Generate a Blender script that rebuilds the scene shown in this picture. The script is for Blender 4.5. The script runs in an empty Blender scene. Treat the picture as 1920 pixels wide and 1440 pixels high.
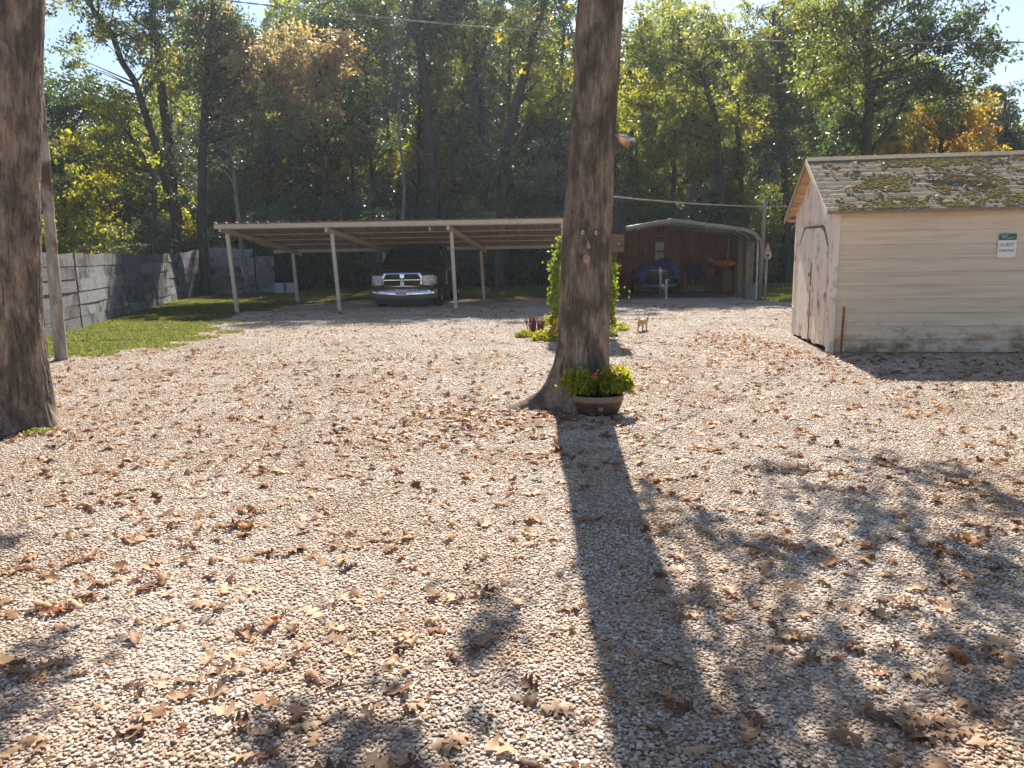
import bpy, bmesh, math, random
import numpy as np
from mathutils import Vector, Matrix, Euler

random.seed(7)
RNG = np.random.default_rng(7)
rad = math.radians
SC = bpy.context.scene
COL = SC.collection

# ------------------------------------------------------------------ camera, sky, sun, exposure
FPX, CAM_H, PITCH, ROLL = 1420.0, 1.6, rad(10), rad(-1)
cam_data = bpy.data.cameras.new('camera')
cam_data.sensor_width = 36
cam_data.lens = FPX / 1920 * 36
cam_data.clip_start = .05
cam_data.clip_end = 2000
cam = bpy.data.objects.new('camera', cam_data)
COL.objects.link(cam)
cam.matrix_world = Matrix.Translation((0, 0, CAM_H)) @ Matrix.Rotation(math.pi/2 - PITCH, 4, 'X') @ Matrix.Rotation(ROLL, 4, 'Z')
SC.camera = cam

SUN_EL, SUN_AZ = rad(42), rad(4.9)          # azimuth from +Y towards +X
world = bpy.data.worlds.new('World')
SC.world = world
world.use_nodes = True
wn = world.node_tree
wn.nodes.clear()
w_out = wn.nodes.new('ShaderNodeOutputWorld')
w_bg = wn.nodes.new('ShaderNodeBackground')
w_sky = wn.nodes.new('ShaderNodeTexSky')
w_sky.sky_type = 'NISHITA'
w_sky.sun_disc = False
w_sky.sun_elevation = SUN_EL
w_sky.sun_rotation = SUN_AZ
w_sky.air_density = 1.0
w_sky.dust_density = .5
w_sky.ozone_density = 2.5
w_bg.inputs['Strength'].default_value = .068
# soft cumulus, mapped on the sky direction
w_tc = wn.nodes.new('ShaderNodeTexCoord')
w_nz = wn.nodes.new('ShaderNodeTexNoise')
w_nz.inputs['Scale'].default_value = 3.2
w_nz.inputs['Detail'].default_value = 7
w_rp = wn.nodes.new('ShaderNodeValToRGB')
w_rp.color_ramp.elements[0].position = .62
w_rp.color_ramp.elements[1].position = .74
w_mx = wn.nodes.new('ShaderNodeMix')
w_mx.data_type = 'RGBA'
w_mx.inputs[7].default_value = (9.5, 9.8, 10.2, 1)
wn.links.new(w_tc.outputs['Generated'], w_nz.inputs['Vector'])
wn.links.new(w_nz.outputs['Fac'], w_rp.inputs['Fac'])
wn.links.new(w_rp.outputs['Color'], w_mx.inputs[0])
w_hs = wn.nodes.new('ShaderNodeHueSaturation')
w_hs.inputs['Saturation'].default_value = .95
w_hs.inputs['Value'].default_value = .9
wn.links.new(w_sky.outputs['Color'], w_hs.inputs['Color'])
wn.links.new(w_hs.outputs['Color'], w_mx.inputs[6])
wn.links.new(w_mx.outputs[2], w_bg.inputs['Color'])
wn.links.new(w_bg.outputs['Background'], w_out.inputs['Surface'])

sun_data = bpy.data.lights.new('sun', 'SUN')
sun_data.energy = 5.0
sun_data.angle = rad(.53)
sun_data.color = (1, .93, .82)
sun = bpy.data.objects.new('sun', sun_data)
COL.objects.link(sun)
SUNV = Vector((math.sin(SUN_AZ)*math.cos(SUN_EL), math.cos(SUN_AZ)*math.cos(SUN_EL), math.sin(SUN_EL)))
sun.rotation_euler = SUNV.to_track_quat('Z', 'Y').to_euler()
sun.location = SUNV * 60

SC.view_settings.view_transform = 'Standard'
SC.view_settings.look = 'None'
SC.view_settings.exposure = 1.42
SC.view_settings.gamma = 1
SC.view_settings.use_curve_mapping = False
SC.render.engine = 'CYCLES'
SC.cycles.max_bounces = 7
SC.cycles.transmission_bounces = 5
SC.cycles.transparent_max_bounces = 6
SC.cycles.volume_bounces = 0
SC.cycles.use_denoising = True

# ------------------------------------------------------------------ pixel helpers (1920x1440 photo pixels -> points of the place)
CM = np.array((Matrix.Rotation(math.pi/2 - PITCH, 3, 'X') @ Matrix.Rotation(ROLL, 3, 'Z')))
def ray(px, py): return CM @ np.array([(px-960)/FPX, -(py-720)/FPX, -1.0])
def G(px, py, z=0.0):
    d = ray(px, py); return np.array([0, 0, CAM_H]) + d*((z-CAM_H)/d[2])
def P(px, py, Y):
    d = ray(px, py); return np.array([0, 0, CAM_H]) + d*(Y/d[1])

# ------------------------------------------------------------------ materials
class NT:
    def __init__(s, name):
        s.m = bpy.data.materials.new(name); s.m.use_nodes = True
        s.t = s.m.node_tree; s.t.nodes.clear()
        s.out = s.t.nodes.new('ShaderNodeOutputMaterial')
    def n(s, typ, **kw):
        nd = s.t.nodes.new('ShaderNode'+typ)
        for k, v in kw.items():
            if hasattr(nd, k) and k not in nd.inputs: setattr(nd, k, v)
            else: s.set(nd, k, v)
        return nd
    def set(s, nd, k, v):
        sock = nd.inputs[k]
        if isinstance(v, bpy.types.NodeSocket): s.t.links.new(v, sock)
        else: sock.default_value = v
    def link(s, a, b): s.t.links.new(a, b)
    def ramp(s, fac, stops):
        r = s.t.nodes.new('ShaderNodeValToRGB'); e = r.color_ramp.elements
        while len(e) < len(stops): e.new(.5)
        for i, (p, c) in enumerate(stops):
            e[i].position = p; e[i].color = (*c[:3], 1)
        s.link(fac, r.inputs['Fac']); return r.outputs['Color']
    def coord(s, scale, rand=True):
        tc = s.n('TexCoord'); mp = s.n('Mapping'); mp.inputs['Scale'].default_value = scale
        s.link(tc.outputs['Object'], mp.inputs['Vector'])
        if rand:
            oi = s.n('ObjectInfo'); ml = s.n('Math', operation='MULTIPLY'); s.link(oi.outputs['Random'], ml.inputs[0]); ml.inputs[1].default_value = 53.7
            cb = s.n('CombineXYZ'); 
            for i in range(3): s.link(ml.outputs[0], cb.inputs[i])
            s.link(cb.outputs[0], mp.inputs['Location'])
        return mp.outputs['Vector']
    def noise(s, vec, scale, detail=5, rough=.6):
        nz = s.n('TexNoise'); s.link(vec, nz.inputs['Vector'])
        nz.inputs['Scale'].default_value = scale; nz.inputs['Detail'].default_value = detail; nz.inputs['Roughness'].default_value = rough
        return nz.outputs['Fac']
    def mix(s, fac, a, b, blend='MIX'):
        mx = s.n('Mix', data_type='RGBA', blend_type=blend)
        for i, v in ((0, fac), (6, a), (7, b)):
            if isinstance(v, bpy.types.NodeSocket): s.link(v, mx.inputs[i])
            else: mx.inputs[i].default_value = v if i == 0 else (*v[:3], 1)
        return mx.outputs[2]
    def bump(s, h, strength, dist=.01):
        b = s.n('Bump'); s.link(h, b.inputs['Height']); b.inputs['Strength'].default_value = strength; b.inputs['Distance'].default_value = dist
        return b.outputs['Normal']
    def pbsdf(s, col, rough=.7, spec=.3, metal=0., normal=None):
        p = s.n('BsdfPrincipled')
        if isinstance(col, bpy.types.NodeSocket): s.link(col, p.inputs['Base Color'])
        else: p.inputs['Base Color'].default_value = (*col[:3], 1)
        if isinstance(rough, bpy.types.NodeSocket): s.link(rough, p.inputs['Roughness'])
        else: p.inputs['Roughness'].default_value = rough
        p.inputs['Specular IOR Level'].default_value = spec
        p.inputs['Metallic'].default_value = metal
        if normal is not None: s.link(normal, p.inputs['Normal'])
        return p.outputs['BSDF']
    def done(s, sh): s.link(sh, s.out.inputs['Surface']); return s.m

def m_noise(name, stops, axis=(1, 1, 1), scale=8, rough=.75, spec=.3, metal=0, bump=.3, bscale=None, detail=6, dist=.01, stain=None, tint=0):
    t = NT(name); v = t.coord(axis); f = t.noise(v, scale, detail)
    c = t.ramp(f, stops)
    if stain:                        # (colour, scale, lo, hi) : large blotches of dirt
        g = t.noise(t.coord((1, 1, 1)), stain[1], 4)
        k = t.ramp(g, [(stain[2], (0, 0, 0)), (stain[3], (1, 1, 1))])
        c = t.mix(k, c, stain[0])
    if tint:
        oi = t.n('ObjectInfo'); k = t.n('MapRange'); t.link(oi.outputs['Random'], k.inputs['Value'])
        k.inputs['To Min'].default_value = 1-tint; k.inputs['To Max'].default_value = 1+tint
        cb = t.n('CombineColor')
        for i in range(3): t.link(k.outputs[0], cb.inputs[i])
        c = t.mix(1.0, c, cb.outputs[0], 'MULTIPLY')
    nm = t.bump(t.noise(v, bscale or scale*3, 5), bump, dist) if bump else None
    return t.done(t.pbsdf(c, rough, spec, metal, nm))

def m_leaf(name, stops, tstops, tfac=.5, rough=.45, spec=.5, objrand=False):
    t = NT(name)
    if objrand: f = t.n('ObjectInfo').outputs['Random']
    else: f = t.n('Attribute', attribute_name='rnd').outputs['Fac']
    d = t.pbsdf(t.ramp(f, stops), rough, spec)
    tr = t.n('BsdfTranslucent'); t.link(t.ramp(f, tstops), tr.inputs['Color'])
    mx = t.n('MixShader'); mx.inputs[0].default_value = tfac
    t.link(d, mx.inputs[1]); t.link(tr.outputs[0], mx.inputs[2])
    return t.done(mx.outputs[0])

def m_flat(name, c, rough=.5, spec=.5, metal=0): 
    t = NT(name); return t.done(t.pbsdf(c, rough, spec, metal))

MT = {}
MT['bark'] = None
def make_bark(name, stops, patch):
    t = NT(name); v = t.coord((1, 1, .12), False)
    f = t.noise(v, 34, 6, .65); c = t.ramp(f, stops)
    big = t.noise(t.coord((1, 1, .45), False), 4.5, 5, .65)
    k = t.ramp(big, [(.42, (0, 0, 0)), (.58, (1, 1, 1))])
    c = t.mix(k, c, t.ramp(f, [(.3, patch[0]), (.7, patch[1])]))
    lich = t.noise(t.coord((1, 1, .6), False), 26, 4, .7)
    k2 = t.ramp(lich, [(.66, (0, 0, 0)), (.72, (.7, .7, .7))])
    c = t.mix(k2, c, patch[2])
    a = t.n('Attribute', attribute_name='rnd').outputs['Fac']      # depth of the furrow: colour darkens into the cracks
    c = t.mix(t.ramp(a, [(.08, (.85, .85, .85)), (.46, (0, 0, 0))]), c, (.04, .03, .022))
    return t.done(t.pbsdf(c, .92, .15, 0, t.bump(t.noise(t.coord((1, 1, .25), False), 70, 5, .7), .6, .006)))
MT['bark'] = make_bark('oak_bark', [(.3, (.14, .105, .077)), (.55, (.275, .21, .157)), (.75, (.40, .315, .245))], ((.06, .049, .04), (.125, .10, .08), (.31, .27, .215)))
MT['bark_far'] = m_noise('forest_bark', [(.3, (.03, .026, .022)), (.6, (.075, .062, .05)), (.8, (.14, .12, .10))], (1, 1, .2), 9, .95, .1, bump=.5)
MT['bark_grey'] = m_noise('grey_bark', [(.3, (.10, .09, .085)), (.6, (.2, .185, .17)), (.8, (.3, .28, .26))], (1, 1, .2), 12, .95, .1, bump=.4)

MT['pebble'] = None
t = NT('pebble_stone')
a = t.n('Attribute', attribute_name='rnd').outputs['Fac']
c = t.ramp(a, [(0, (.24, .18, .135)), (.12, (.37, .28, .205)), (.32, (.46, .37, .285)), (.52, (.555, .47, .38)), (.7, (.45, .38, .32)), (.87, (.72, .65, .565)), (1, (.52, .38, .275))])
sp = t.ramp(t.noise(t.coord((1, 1, 1), False), 160, 3), [(.3, (.82, .80, .78)), (.7, (1, 1, 1))])
ge = t.n('NewGeometry')
dusty = t.ramp(t.noise(ge.outputs['Position'], .75, 6, .7), [(.40, (.80, .70, .60)), (.56, (1, 1, 1))])     # dust and fines lying over the stones in patches
c = t.mix(1.0, t.mix(1.0, c, sp, 'MULTIPLY'), dusty, 'MULTIPLY')
MT['pebble'] = t.done(t.pbsdf(c, .66, .35))
t = NT('gravel_bed')
v = t.coord((1, 1, 1), False)
vo = t.n('TexVoronoi'); t.link(v, vo.inputs['Vector']); vo.inputs['Scale'].default_value = 52
cell = t.n('SeparateColor'); t.link(vo.outputs['Color'], cell.inputs[0])
c = t.ramp(cell.outputs[0], [(0, (.19, .14, .105)), (.3, (.36, .28, .215)), (.7, (.48, .39, .32)), (1, (.58, .5, .43))])
big = t.ramp(t.noise(v, .9, 5, .7), [(.42, (.62, .54, .47)), (.6, (1, 1, 1))])
c = t.mix(1.0, c, big, 'MULTIPLY')
MT['gravel_bed'] = t.done(t.pbsdf(c, .9, .15, 0, t.bump(vo.outputs['Distance'], -1.0, .012)))
MT['forest_floor'] = m_noise('forest_floor_litter', [(.3, (.05, .035, .022)), (.55, (.12, .08, .05)), (.75, (.2, .14, .085))], scale=6, rough=.95, spec=.1, bump=.8, detail=9, dist=.05)
MT['soil'] = m_noise('lawn_soil', [(.3, (.05, .06, .018)), (.6, (.085, .11, .03)), (.8, (.15, .13, .06))], scale=5, rough=.95, spec=.1, bump=.8, detail=9, dist=.03)
MT['dirt'] = m_noise('bare_dirt', [(.3, (.13, .095, .07)), (.6, (.22, .165, .12)), (.8, (.3, .24, .185))], scale=7, rough=.95, spec=.1, bump=.6, detail=9, dist=.02)
MT['grass'] = m_leaf('grass_blade', [(0, (.05, .075, .018)), (.45, (.085, .115, .025)), (.75, (.15, .15, .045)), (1, (.26, .19, .09))],
                     [(0, (.13, .2, .02)), (.5, (.27, .34, .035)), (1, (.45, .36, .1))], .42, .5, .3)
LEAFSETS = {
 'dark':   ([(0, (.026, .046, .03)), (.6, (.05, .08, .044)), (1, (.09, .118, .058))], [(0, (.06, .12, .03)), (.7, (.14, .21, .04)), (1, (.28, .32, .06))], .42, .42, .7),
 'blue':   ([(0, (.03, .05, .044)), (.6, (.055, .085, .07)), (1, (.095, .13, .105))], [(0, (.05, .10, .04)), (1, (.13, .2, .06))], .32, .38, .8),
 'mid':    ([(0, (.035, .052, .022)), (.6, (.065, .085, .034)), (1, (.12, .125, .05))], [(0, (.16, .23, .035)), (.6, (.34, .38, .05)), (1, (.56, .5, .08))], .5, .44, .6),
 'yellow': ([(0, (.045, .06, .015)), (.5, (.09, .10, .02)), (1, (.17, .14, .03))], [(0, (.25, .33, .02)), (.5, (.5, .5, .03)), (1, (.72, .56, .03))], .55, .42, .5),
 'gold':   ([(0, (.16, .13, .08)), (.5, (.26, .2, .12)), (1, (.34, .24, .11))], [(0, (.42, .36, .14)), (.5, (.62, .47, .18)), (1, (.75, .45, .1))], .45, .42, .7),
 'orange': ([(0, (.09, .075, .02)), (.5, (.2, .12, .025)), (1, (.3, .12, .03))], [(0, (.4, .36, .03)), (.5, (.7, .48, .04)), (1, (.8, .33, .05))], .55, .42, .5),
 'silver': ([(0, (.06, .075, .06)), (.5, (.11, .13, .10)), (1, (.18, .2, .16))], [(0, (.1, .14, .06)), (1, (.2, .25, .12))], .35, .4, .8),
 'lime':   ([(0, (.10, .14, .015)), (.5, (.2, .24, .02)), (1, (.34, .33, .03))], [(0, (.3, .4, .02)), (.5, (.55, .56, .03)), (1, (.8, .6, .03))], .42, .5, .3),
 'vine':   ([(0, (.06, .11, .015)), (.6, (.15, .2, .025)), (1, (.3, .22, .03))], [(0, (.25, .42, .02)), (.5, (.5, .6, .03)), (1, (.7, .45, .05))], .36, .5, .3),
 'red':    ([(0, (.06, .02, .026)), (1, (.13, .05, .055))], [(0, (.15, .03, .045)), (1, (.28, .08, .08))], .25, .5, .3),
}
for k, (s1, s2, tf, ro, sp) in LEAFSETS.items():
    MT['leaf_'+k] = m_leaf('leaf_'+k, s1, s2, tf, ro, sp)
DRY = {'tan': (.40, .26, .15), 'light brown': (.29, .16, .08), 'dark brown': (.12, .055, .03), 'rust red': (.26, .085, .03)}
for k, c in DRY.items():
    c2 = tuple(min(1, x*1.9) for x in c)
    MT['dry_'+k] = m_leaf('dry_leaf_'+k.replace(' ', '_'), [(0, tuple(x*.8 for x in c)), (1, tuple(x*1.2 for x in c))], [(0, c), (1, c2)], .22, .6, .3, True)
MT['dry_mix'] = m_leaf('dry_leaf_mix', [(0, (.10, .045, .025)), (.3, (.22, .10, .045)), (.6, (.31, .18, .09)), (.85, (.40, .25, .13)), (1, (.33, .17, .075))],
                       [(0, (.2, .08, .03)), (.5, (.5, .25, .08)), (1, (.6, .25, .05))], .22, .6, .3)

MT['fence'] = m_noise('weathered_grey_board', [(.25, (.11, .105, .11)), (.5, (.2, .193, .2)), (.75, (.31, .295, .295))], (14, .8, 14), 3, .9, .15, bump=.6, stain=((.055, .052, .05), 1.6, .5, .68), tint=.28)
MT['white_wood'] = m_noise('peeling_white_paint', [(.25, (.47, .375, .285)), (.45, (.68, .58, .485)), (.8, (.74, .655, .565))], (1, 12, 12), 2.5, .8, .2, bump=.25, tint=.05, stain=((.36, .30, .22), 1.3, .54, .74))
MT['white_wood_v'] = m_noise('peeling_white_paint_upright', [(.2, (.44, .33, .23)), (.38, (.71, .63, .545)), (.8, (.78, .715, .64))], (12, 12, 1), 2.5, .8, .2, bump=.3, tint=.06, stain=((.32, .21, .13), 3.0, .56, .7))
MT['raw_wood'] = m_noise('bare_soffit_wood', [(.3, (.36, .23, .13)), (.6, (.5, .35, .22)), (.8, (.6, .46, .33))], (1, 6, 10), 3, .8, .2, bump=.3, tint=.1)
MT['dark_gap'] = m_flat('dark_interior', (.02, .017, .014), .95, .1)
t = NT('stained_lap_siding')          # grime splashed on the lowest boards (wear with its own shape)
v = t.coord((.5, 9, 9)); c = t.ramp(t.noise(v, 2.2, 6), [(.25, (.50, .395, .285)), (.5, (.635, .525, .40)), (.8, (.70, .605, .485))])
tc = t.n('TexCoord'); sx = t.n('SeparateXYZ'); t.link(tc.outputs['Object'], sx.inputs[0])
mr = t.n('MapRange'); t.link(sx.outputs['Z'], mr.inputs['Value']); mr.inputs['From Min'].default_value = .9; mr.inputs['From Max'].default_value = .05
mr.inputs['To Min'].default_value = -.30; mr.inputs['To Max'].default_value = .13
ad = t.n('Math', operation='ADD'); t.link(mr.outputs[0], ad.inputs[0]); t.link(t.noise(t.coord((1, 1, 1.6), False), 3.2, 8, .72), ad.inputs[1])
k = t.ramp(ad.outputs[0], [(.47, (0, 0, 0)), (.72, (1, 1, 1))])
c = t.mix(k, c, (.21, .14, .085))
oi = t.n('ObjectInfo'); mr2 = t.n('MapRange'); t.link(oi.outputs['Random'], mr2.inputs['Value']); mr2.inputs['To Min'].default_value = .93; mr2.inputs['To Max'].default_value = 1.04
cb = t.n('CombineColor')
for i in range(3): t.link(mr2.outputs[0], cb.inputs[i])
c = t.mix(1.0, c, cb.outputs[0], 'MULTIPLY')
MT['siding'] = t.done(t.pbsdf(c, .75, .25, 0, t.bump(t.noise(v, 5, 5), .2, .006)))
t = NT('mossy_shingle')
v = t.coord((1, 1, 1)); c = t.ramp(t.noise(v, 30, 5, .75), [(.25, (.13, .11, .095)), (.5, (.24, .205, .175)), (.8, (.38, .335, .29))])
g = t.noise(t.coord((1, 1, 1), True), 9, 5, .7); c = t.mix(t.ramp(g, [(.42, (0, 0, 0)), (.62, (.85, .85, .85))]), c, (.19, .155, .065))
oi = t.n('ObjectInfo'); mr2 = t.n('MapRange'); t.link(oi.outputs['Random'], mr2.inputs['Value']); mr2.inputs['To Min'].default_value = .82; mr2.inputs['To Max'].default_value = 1.12
cb = t.n('CombineColor')
for i in range(3): t.link(mr2.outputs[0], cb.inputs[i])
c = t.mix(1.0, c, cb.outputs[0], 'MULTIPLY')
MT['shingle'] = t.done(t.pbsdf(c, .95, .1, 0, t.bump(t.noise(v, 90, 4), .6, .006)))
MT['moss'] = m_noise('roof_moss', [(.3, (.17, .135, .035)), (.6, (.30, .235, .075)), (.85, (.42, .32, .15))], scale=22, rough=.95, spec=.05, bump=.9, dist=.02)
MT['metal_white'] = m_noise('rusty_white_steel', [(.2, (.40, .27, .16)), (.36, (.56, .46, .34)), (.8, (.66, .56, .44))], (3, 3, 1), 3.4, .5, .4, bump=.08, stain=((.33, .15, .06), 2.6, .66, .74))
MT['metal_roof'] = m_noise('galvanised_roof', [(.3, (.31, .20, .155)), (.6, (.45, .315, .25)), (.8, (.54, .41, .34))], (4, .5, 1), 2.5, .5, .35, .0, bump=.06, stain=((.30, .15, .08), 1.5, .56, .75))
MT['barn_metal'] = m_noise('grey_green_steel', [(.3, (.15, .15, .12)), (.7, (.23, .23, .19))], scale=3, rough=.5, spec=.4, bump=.05)
MT['barn_frame'] = m_noise('galvanised_tube', [(.3, (.34, .34, .33)), (.7, (.48, .48, .46))], scale=5, rough=.45, spec=.5, bump=.05)
MT['barn_wood'] = m_noise('red_brown_plywood', [(.3, (.25, .11, .072)), (.55, (.40, .18, .115)), (.8, (.5, .25, .16))], (8, 8, .7), 2, .8, .2, bump=.25, tint=.14, stain=((.12, .05, .03), 1.6, .55, .75))
MT['pallet'] = m_noise('treated_slat', [(.3, (.48, .42, .2)), (.7, (.68, .6, .34))], (1, 8, 8), 4, .85, .2, tint=.15)
MT['plank'] = m_noise('brown_plank', [(.3, (.17, .115, .07)), (.7, (.34, .235, .15))], (8, 8, 1), 3, .85, .2, tint=.2)
MT['house_wood'] = m_noise('birdhouse_wood', [(.3, (.10, .075, .055)), (.6, (.19, .14, .10)), (.8, (.27, .2, .14))], (1, 8, 10), 4, .85, .2, tint=.22, bump=.4)
MT['house_roof'] = m_noise('birdhouse_roof_board', [(.3, (.035, .03, .03)), (.7, (.085, .075, .072))], (12, 1, 1), 4, .9, .2, tint=.18, bump=.5)
MT['pole'] = m_noise('weathered_pole', [(.25, (.13, .105, .085)), (.5, (.27, .235, .20)), (.8, (.45, .42, .38))], (1, 1, .25), 9, .9, .15, bump=.6, detail=8, stain=((.09, .06, .045), 1.3, .52, .6))
MT['wood_post'] = m_noise('utility_post_wood', [(.3, (.2, .15, .10)), (.7, (.36, .28, .19))], (1, 1, .15), 10, .9, .15, bump=.4)
def m_paint(name, c, rough=.28):
    t = NT(name); p = t.n('BsdfPrincipled'); p.inputs['Base Color'].default_value = (*c, 1)
    f = t.ramp(t.noise(t.coord((1, 1, 1), False), 6, 6), [(.3, (rough,)*3), (.8, (rough+.25,)*3)]); t.link(f, p.inputs['Roughness'])
    p.inputs['Coat Weight'].default_value = .2; p.inputs['Specular IOR Level'].default_value = .3; p.inputs['Coat Roughness'].default_value = .12
    return t.done(p.outputs[0])
MT['truck'] = m_paint('truck_paint', (.018, .017, .016))
MT['chrome'] = m_noise('chrome', [(0, (.72, .73, .75)), (1, (.82, .83, .84))], scale=4, rough=.09, spec=.5, metal=1, bump=0)
MT['black'] = m_noise('black_plastic', [(0, (.012, .012, .012)), (1, (.03, .03, .03))], scale=20, rough=.5, bump=.1)
MT['rubber'] = m_noise('tyre_rubber', [(0, (.014, .013, .012)), (1, (.04, .035, .03))], scale=12, rough=.85, spec=.2, bump=.3)
MT['rim'] = m_noise('wheel_rim', [(0, (.42, .42, .43)), (1, (.58, .58, .58))], scale=10, rough=.35, metal=.85, bump=0)
t = NT('window_glass'); MT['glass'] = t.done(t.pbsdf((.012, .015, .017), .04, .7))
t = NT('headlight_lens'); c = t.ramp(t.noise(t.coord((1, 1, 1)), 14, 3), [(.35, (.34, .35, .36)), (.6, (.62, .63, .63)), (.8, (.8, .8, .8))])
MT['lens'] = t.done(t.pbsdf(c, .12, .8))
MT['amber'] = m_flat('amber_lens', (.5, .17, .04), .2, .6)
MT['plate'] = m_noise('licence_plate', [(0, (.55, .57, .55)), (1, (.68, .68, .66))], scale=9, rough=.45, bump=0)
MT['ink'] = m_flat('dark_print', (.02, .022, .025), .6, .3)
MT['cream_sign'] = m_noise('door_panel_sign', [(0, (.42, .38, .32)), (1, (.56, .52, .45))], scale=9, rough=.6, bump=0)
MT['tarp'] = m_noise('blue_tarp', [(.3, (.06, .085, .22)), (.7, (.115, .15, .33))], scale=5, rough=.5, spec=.4, bump=.5, dist=.04)
MT['hull'] = m_noise('olive_hull', [(.3, (.07, .075, .045)), (.7, (.13, .13, .085))], scale=4, rough=.5, bump=.1)
MT['galv'] = m_noise('galvanised_steel', [(.3, (.3, .3, .3)), (.7, (.5, .5, .49))], scale=14, rough=.45, metal=.5, bump=.1)
MT['white_plastic'] = m_noise('white_plastic', [(.3, (.62, .62, .59)), (.7, (.76, .75, .72))], scale=8, rough=.5, bump=.05)
MT['orange_plastic'] = m_noise('orange_plastic', [(.3, (.42, .085, .025)), (.7, (.6, .15, .045))], scale=5, rough=.5, bump=.05)
MT['blue_cloth'] = m_noise('navy_cloth', [(.3, (.025, .035, .085)), (.7, (.05, .07, .14))], scale=12, rough=.9, spec=.1, bump=.5, dist=.02)
MT['grey_bin'] = m_noise('grey_bin_plastic', [(.3, (.14, .145, .135)), (.7, (.21, .215, .2))], scale=6, rough=.6, bump=.1)
MT['terracotta'] = m_noise('faded_terracotta', [(.3, (.3, .12, .07)), (.7, (.42, .2, .13))], scale=6, rough=.8, bump=.2)
MT['concrete'] = m_noise('concrete_block', [(.3, (.3, .3, .29)), (.7, (.45, .45, .43))], scale=12, rough=.95, spec=.1, bump=.5)
MT['pot'] = m_noise('brown_pot', [(.3, (.06, .035, .024)), (.7, (.13, .08, .055))], (1, 1, 2), 7, .4, .5, bump=.15)
MT['pot_rim'] = m_noise('tan_pot_rim', [(.3, (.20, .13, .085)), (.7, (.33, .23, .16))], scale=8, rough=.55, bump=.15)
MT['flower'] = m_leaf('coral_petal', [(0, (.6, .12, .10)), (1, (.7, .2, .16))], [(0, (.8, .2, .15)), (1, (.9, .3, .2))], .4, .5, .3)
MT['face'] = m_noise('face_resin', [(.3, (.30, .16, .12)), (.7, (.46, .27, .21))], scale=25, rough=.7, bump=.3)
MT['eye_white'] = m_noise('eye_resin', [(0, (.5, .48, .43)), (1, (.62, .6, .55))], scale=30, rough=.5, bump=0)
MT['wire'] = m_noise('cable_sheath', [(.3, (.13, .12, .11)), (.7, (.3, .28, .26))], scale=6, rough=.6, bump=.1)
MT['rust'] = m_noise('rusty_iron', [(.3, (.18, .06, .03)), (.7, (.34, .13, .06))], scale=30, rough=.9, spec=.1, bump=.4)
MT['yellow_tip'] = m_flat('yellow_tip_paint', (.62, .5, .16), .6)
MT['sign_face'] = m_noise('sign_white', [(0, (.66, .68, .62)), (1, (.74, .75, .7))], scale=9, rough=.5, bump=0)
MT['sign_green'] = m_noise('sign_green', [(0, (.012, .10, .06)), (1, (.02, .14, .085))], scale=9, rough=.5, bump=0)
MT['stick'] = m_noise('dead_stick', [(.3, (.12, .09, .065)), (.7, (.28, .22, .17))], (1, 1, 1), 14, .9, .1, bump=.4)
t = NT('dog_coat')
v = t.coord((1, 1, 1), False); tc = t.n('TexCoord'); sx = t.n('SeparateXYZ'); t.link(tc.outputs['Object'], sx.inputs[0])
c = t.ramp(t.noise(v, 28, 5), [(.3, (.42, .26, .13)), (.7, (.6, .41, .23))])
MT['dog'] = t.done(t.pbsdf(c, .85, .15, 0, t.bump(t.noise(t.coord((1, 1, 3), False), 120, 4), .5, .004)))
t = NT('daylit_white_pane'); tr = t.n('BsdfTranslucent'); tr.inputs['Color'].default_value = (.95, .95, .93, 1)
d = t.pbsdf((.92, .92, .9), .3, .5); mx = t.n('MixShader'); mx.inputs[0].default_value = .35; t.link(d, mx.inputs[1]); t.link(tr.outputs[0], mx.inputs[2])
MT['pane'] = t.done(mx.outputs[0])  # pane colour made near-white to stand in for daylight behind it

# ------------------------------------------------------------------ object helpers
WL = {}
def wloc(o): return WL.get(o.name, np.zeros(3))
def tag(o, label=None, cat=None, group=None, kind=None):
    if label: o['label'] = label
    if cat: o['category'] = cat
    if group: o['group'] = group
    if kind: o['kind'] = kind
    return o
def thing(name, label, cat, loc=(0, 0, 0), rotz=0, group=None):
    o = bpy.data.objects.new(name, None); COL.objects.link(o)
    o.empty_display_size = .2; o.location = loc; o.rotation_euler = (0, 0, rotz)
    WL[o.name] = np.array(loc, float) if rotz == 0 else np.zeros(3)
    return tag(o, label, cat, group)
def link(name, me, parent=None, loc=None):
    o = bpy.data.objects.new(name, me); COL.objects.link(o)
    if parent is not None: o.parent = parent
    if loc is not None: o.location = loc
    return o
def dup(root, loc=None, rotz=None, label=None, scale=None):
    def cp(o, par):
        c = o.copy(); COL.objects.link(c)
        if par is not None: c.parent = par
        for ch in o.children: cp(ch, c)
        return c
    r = cp(root, None)
    if loc is not None: r.location = loc
    if rotz is not None: r.rotation_euler = (0, 0, rotz)
    if label: r['label'] = label
    if scale is not None: r.scale = scale
    return r

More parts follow.
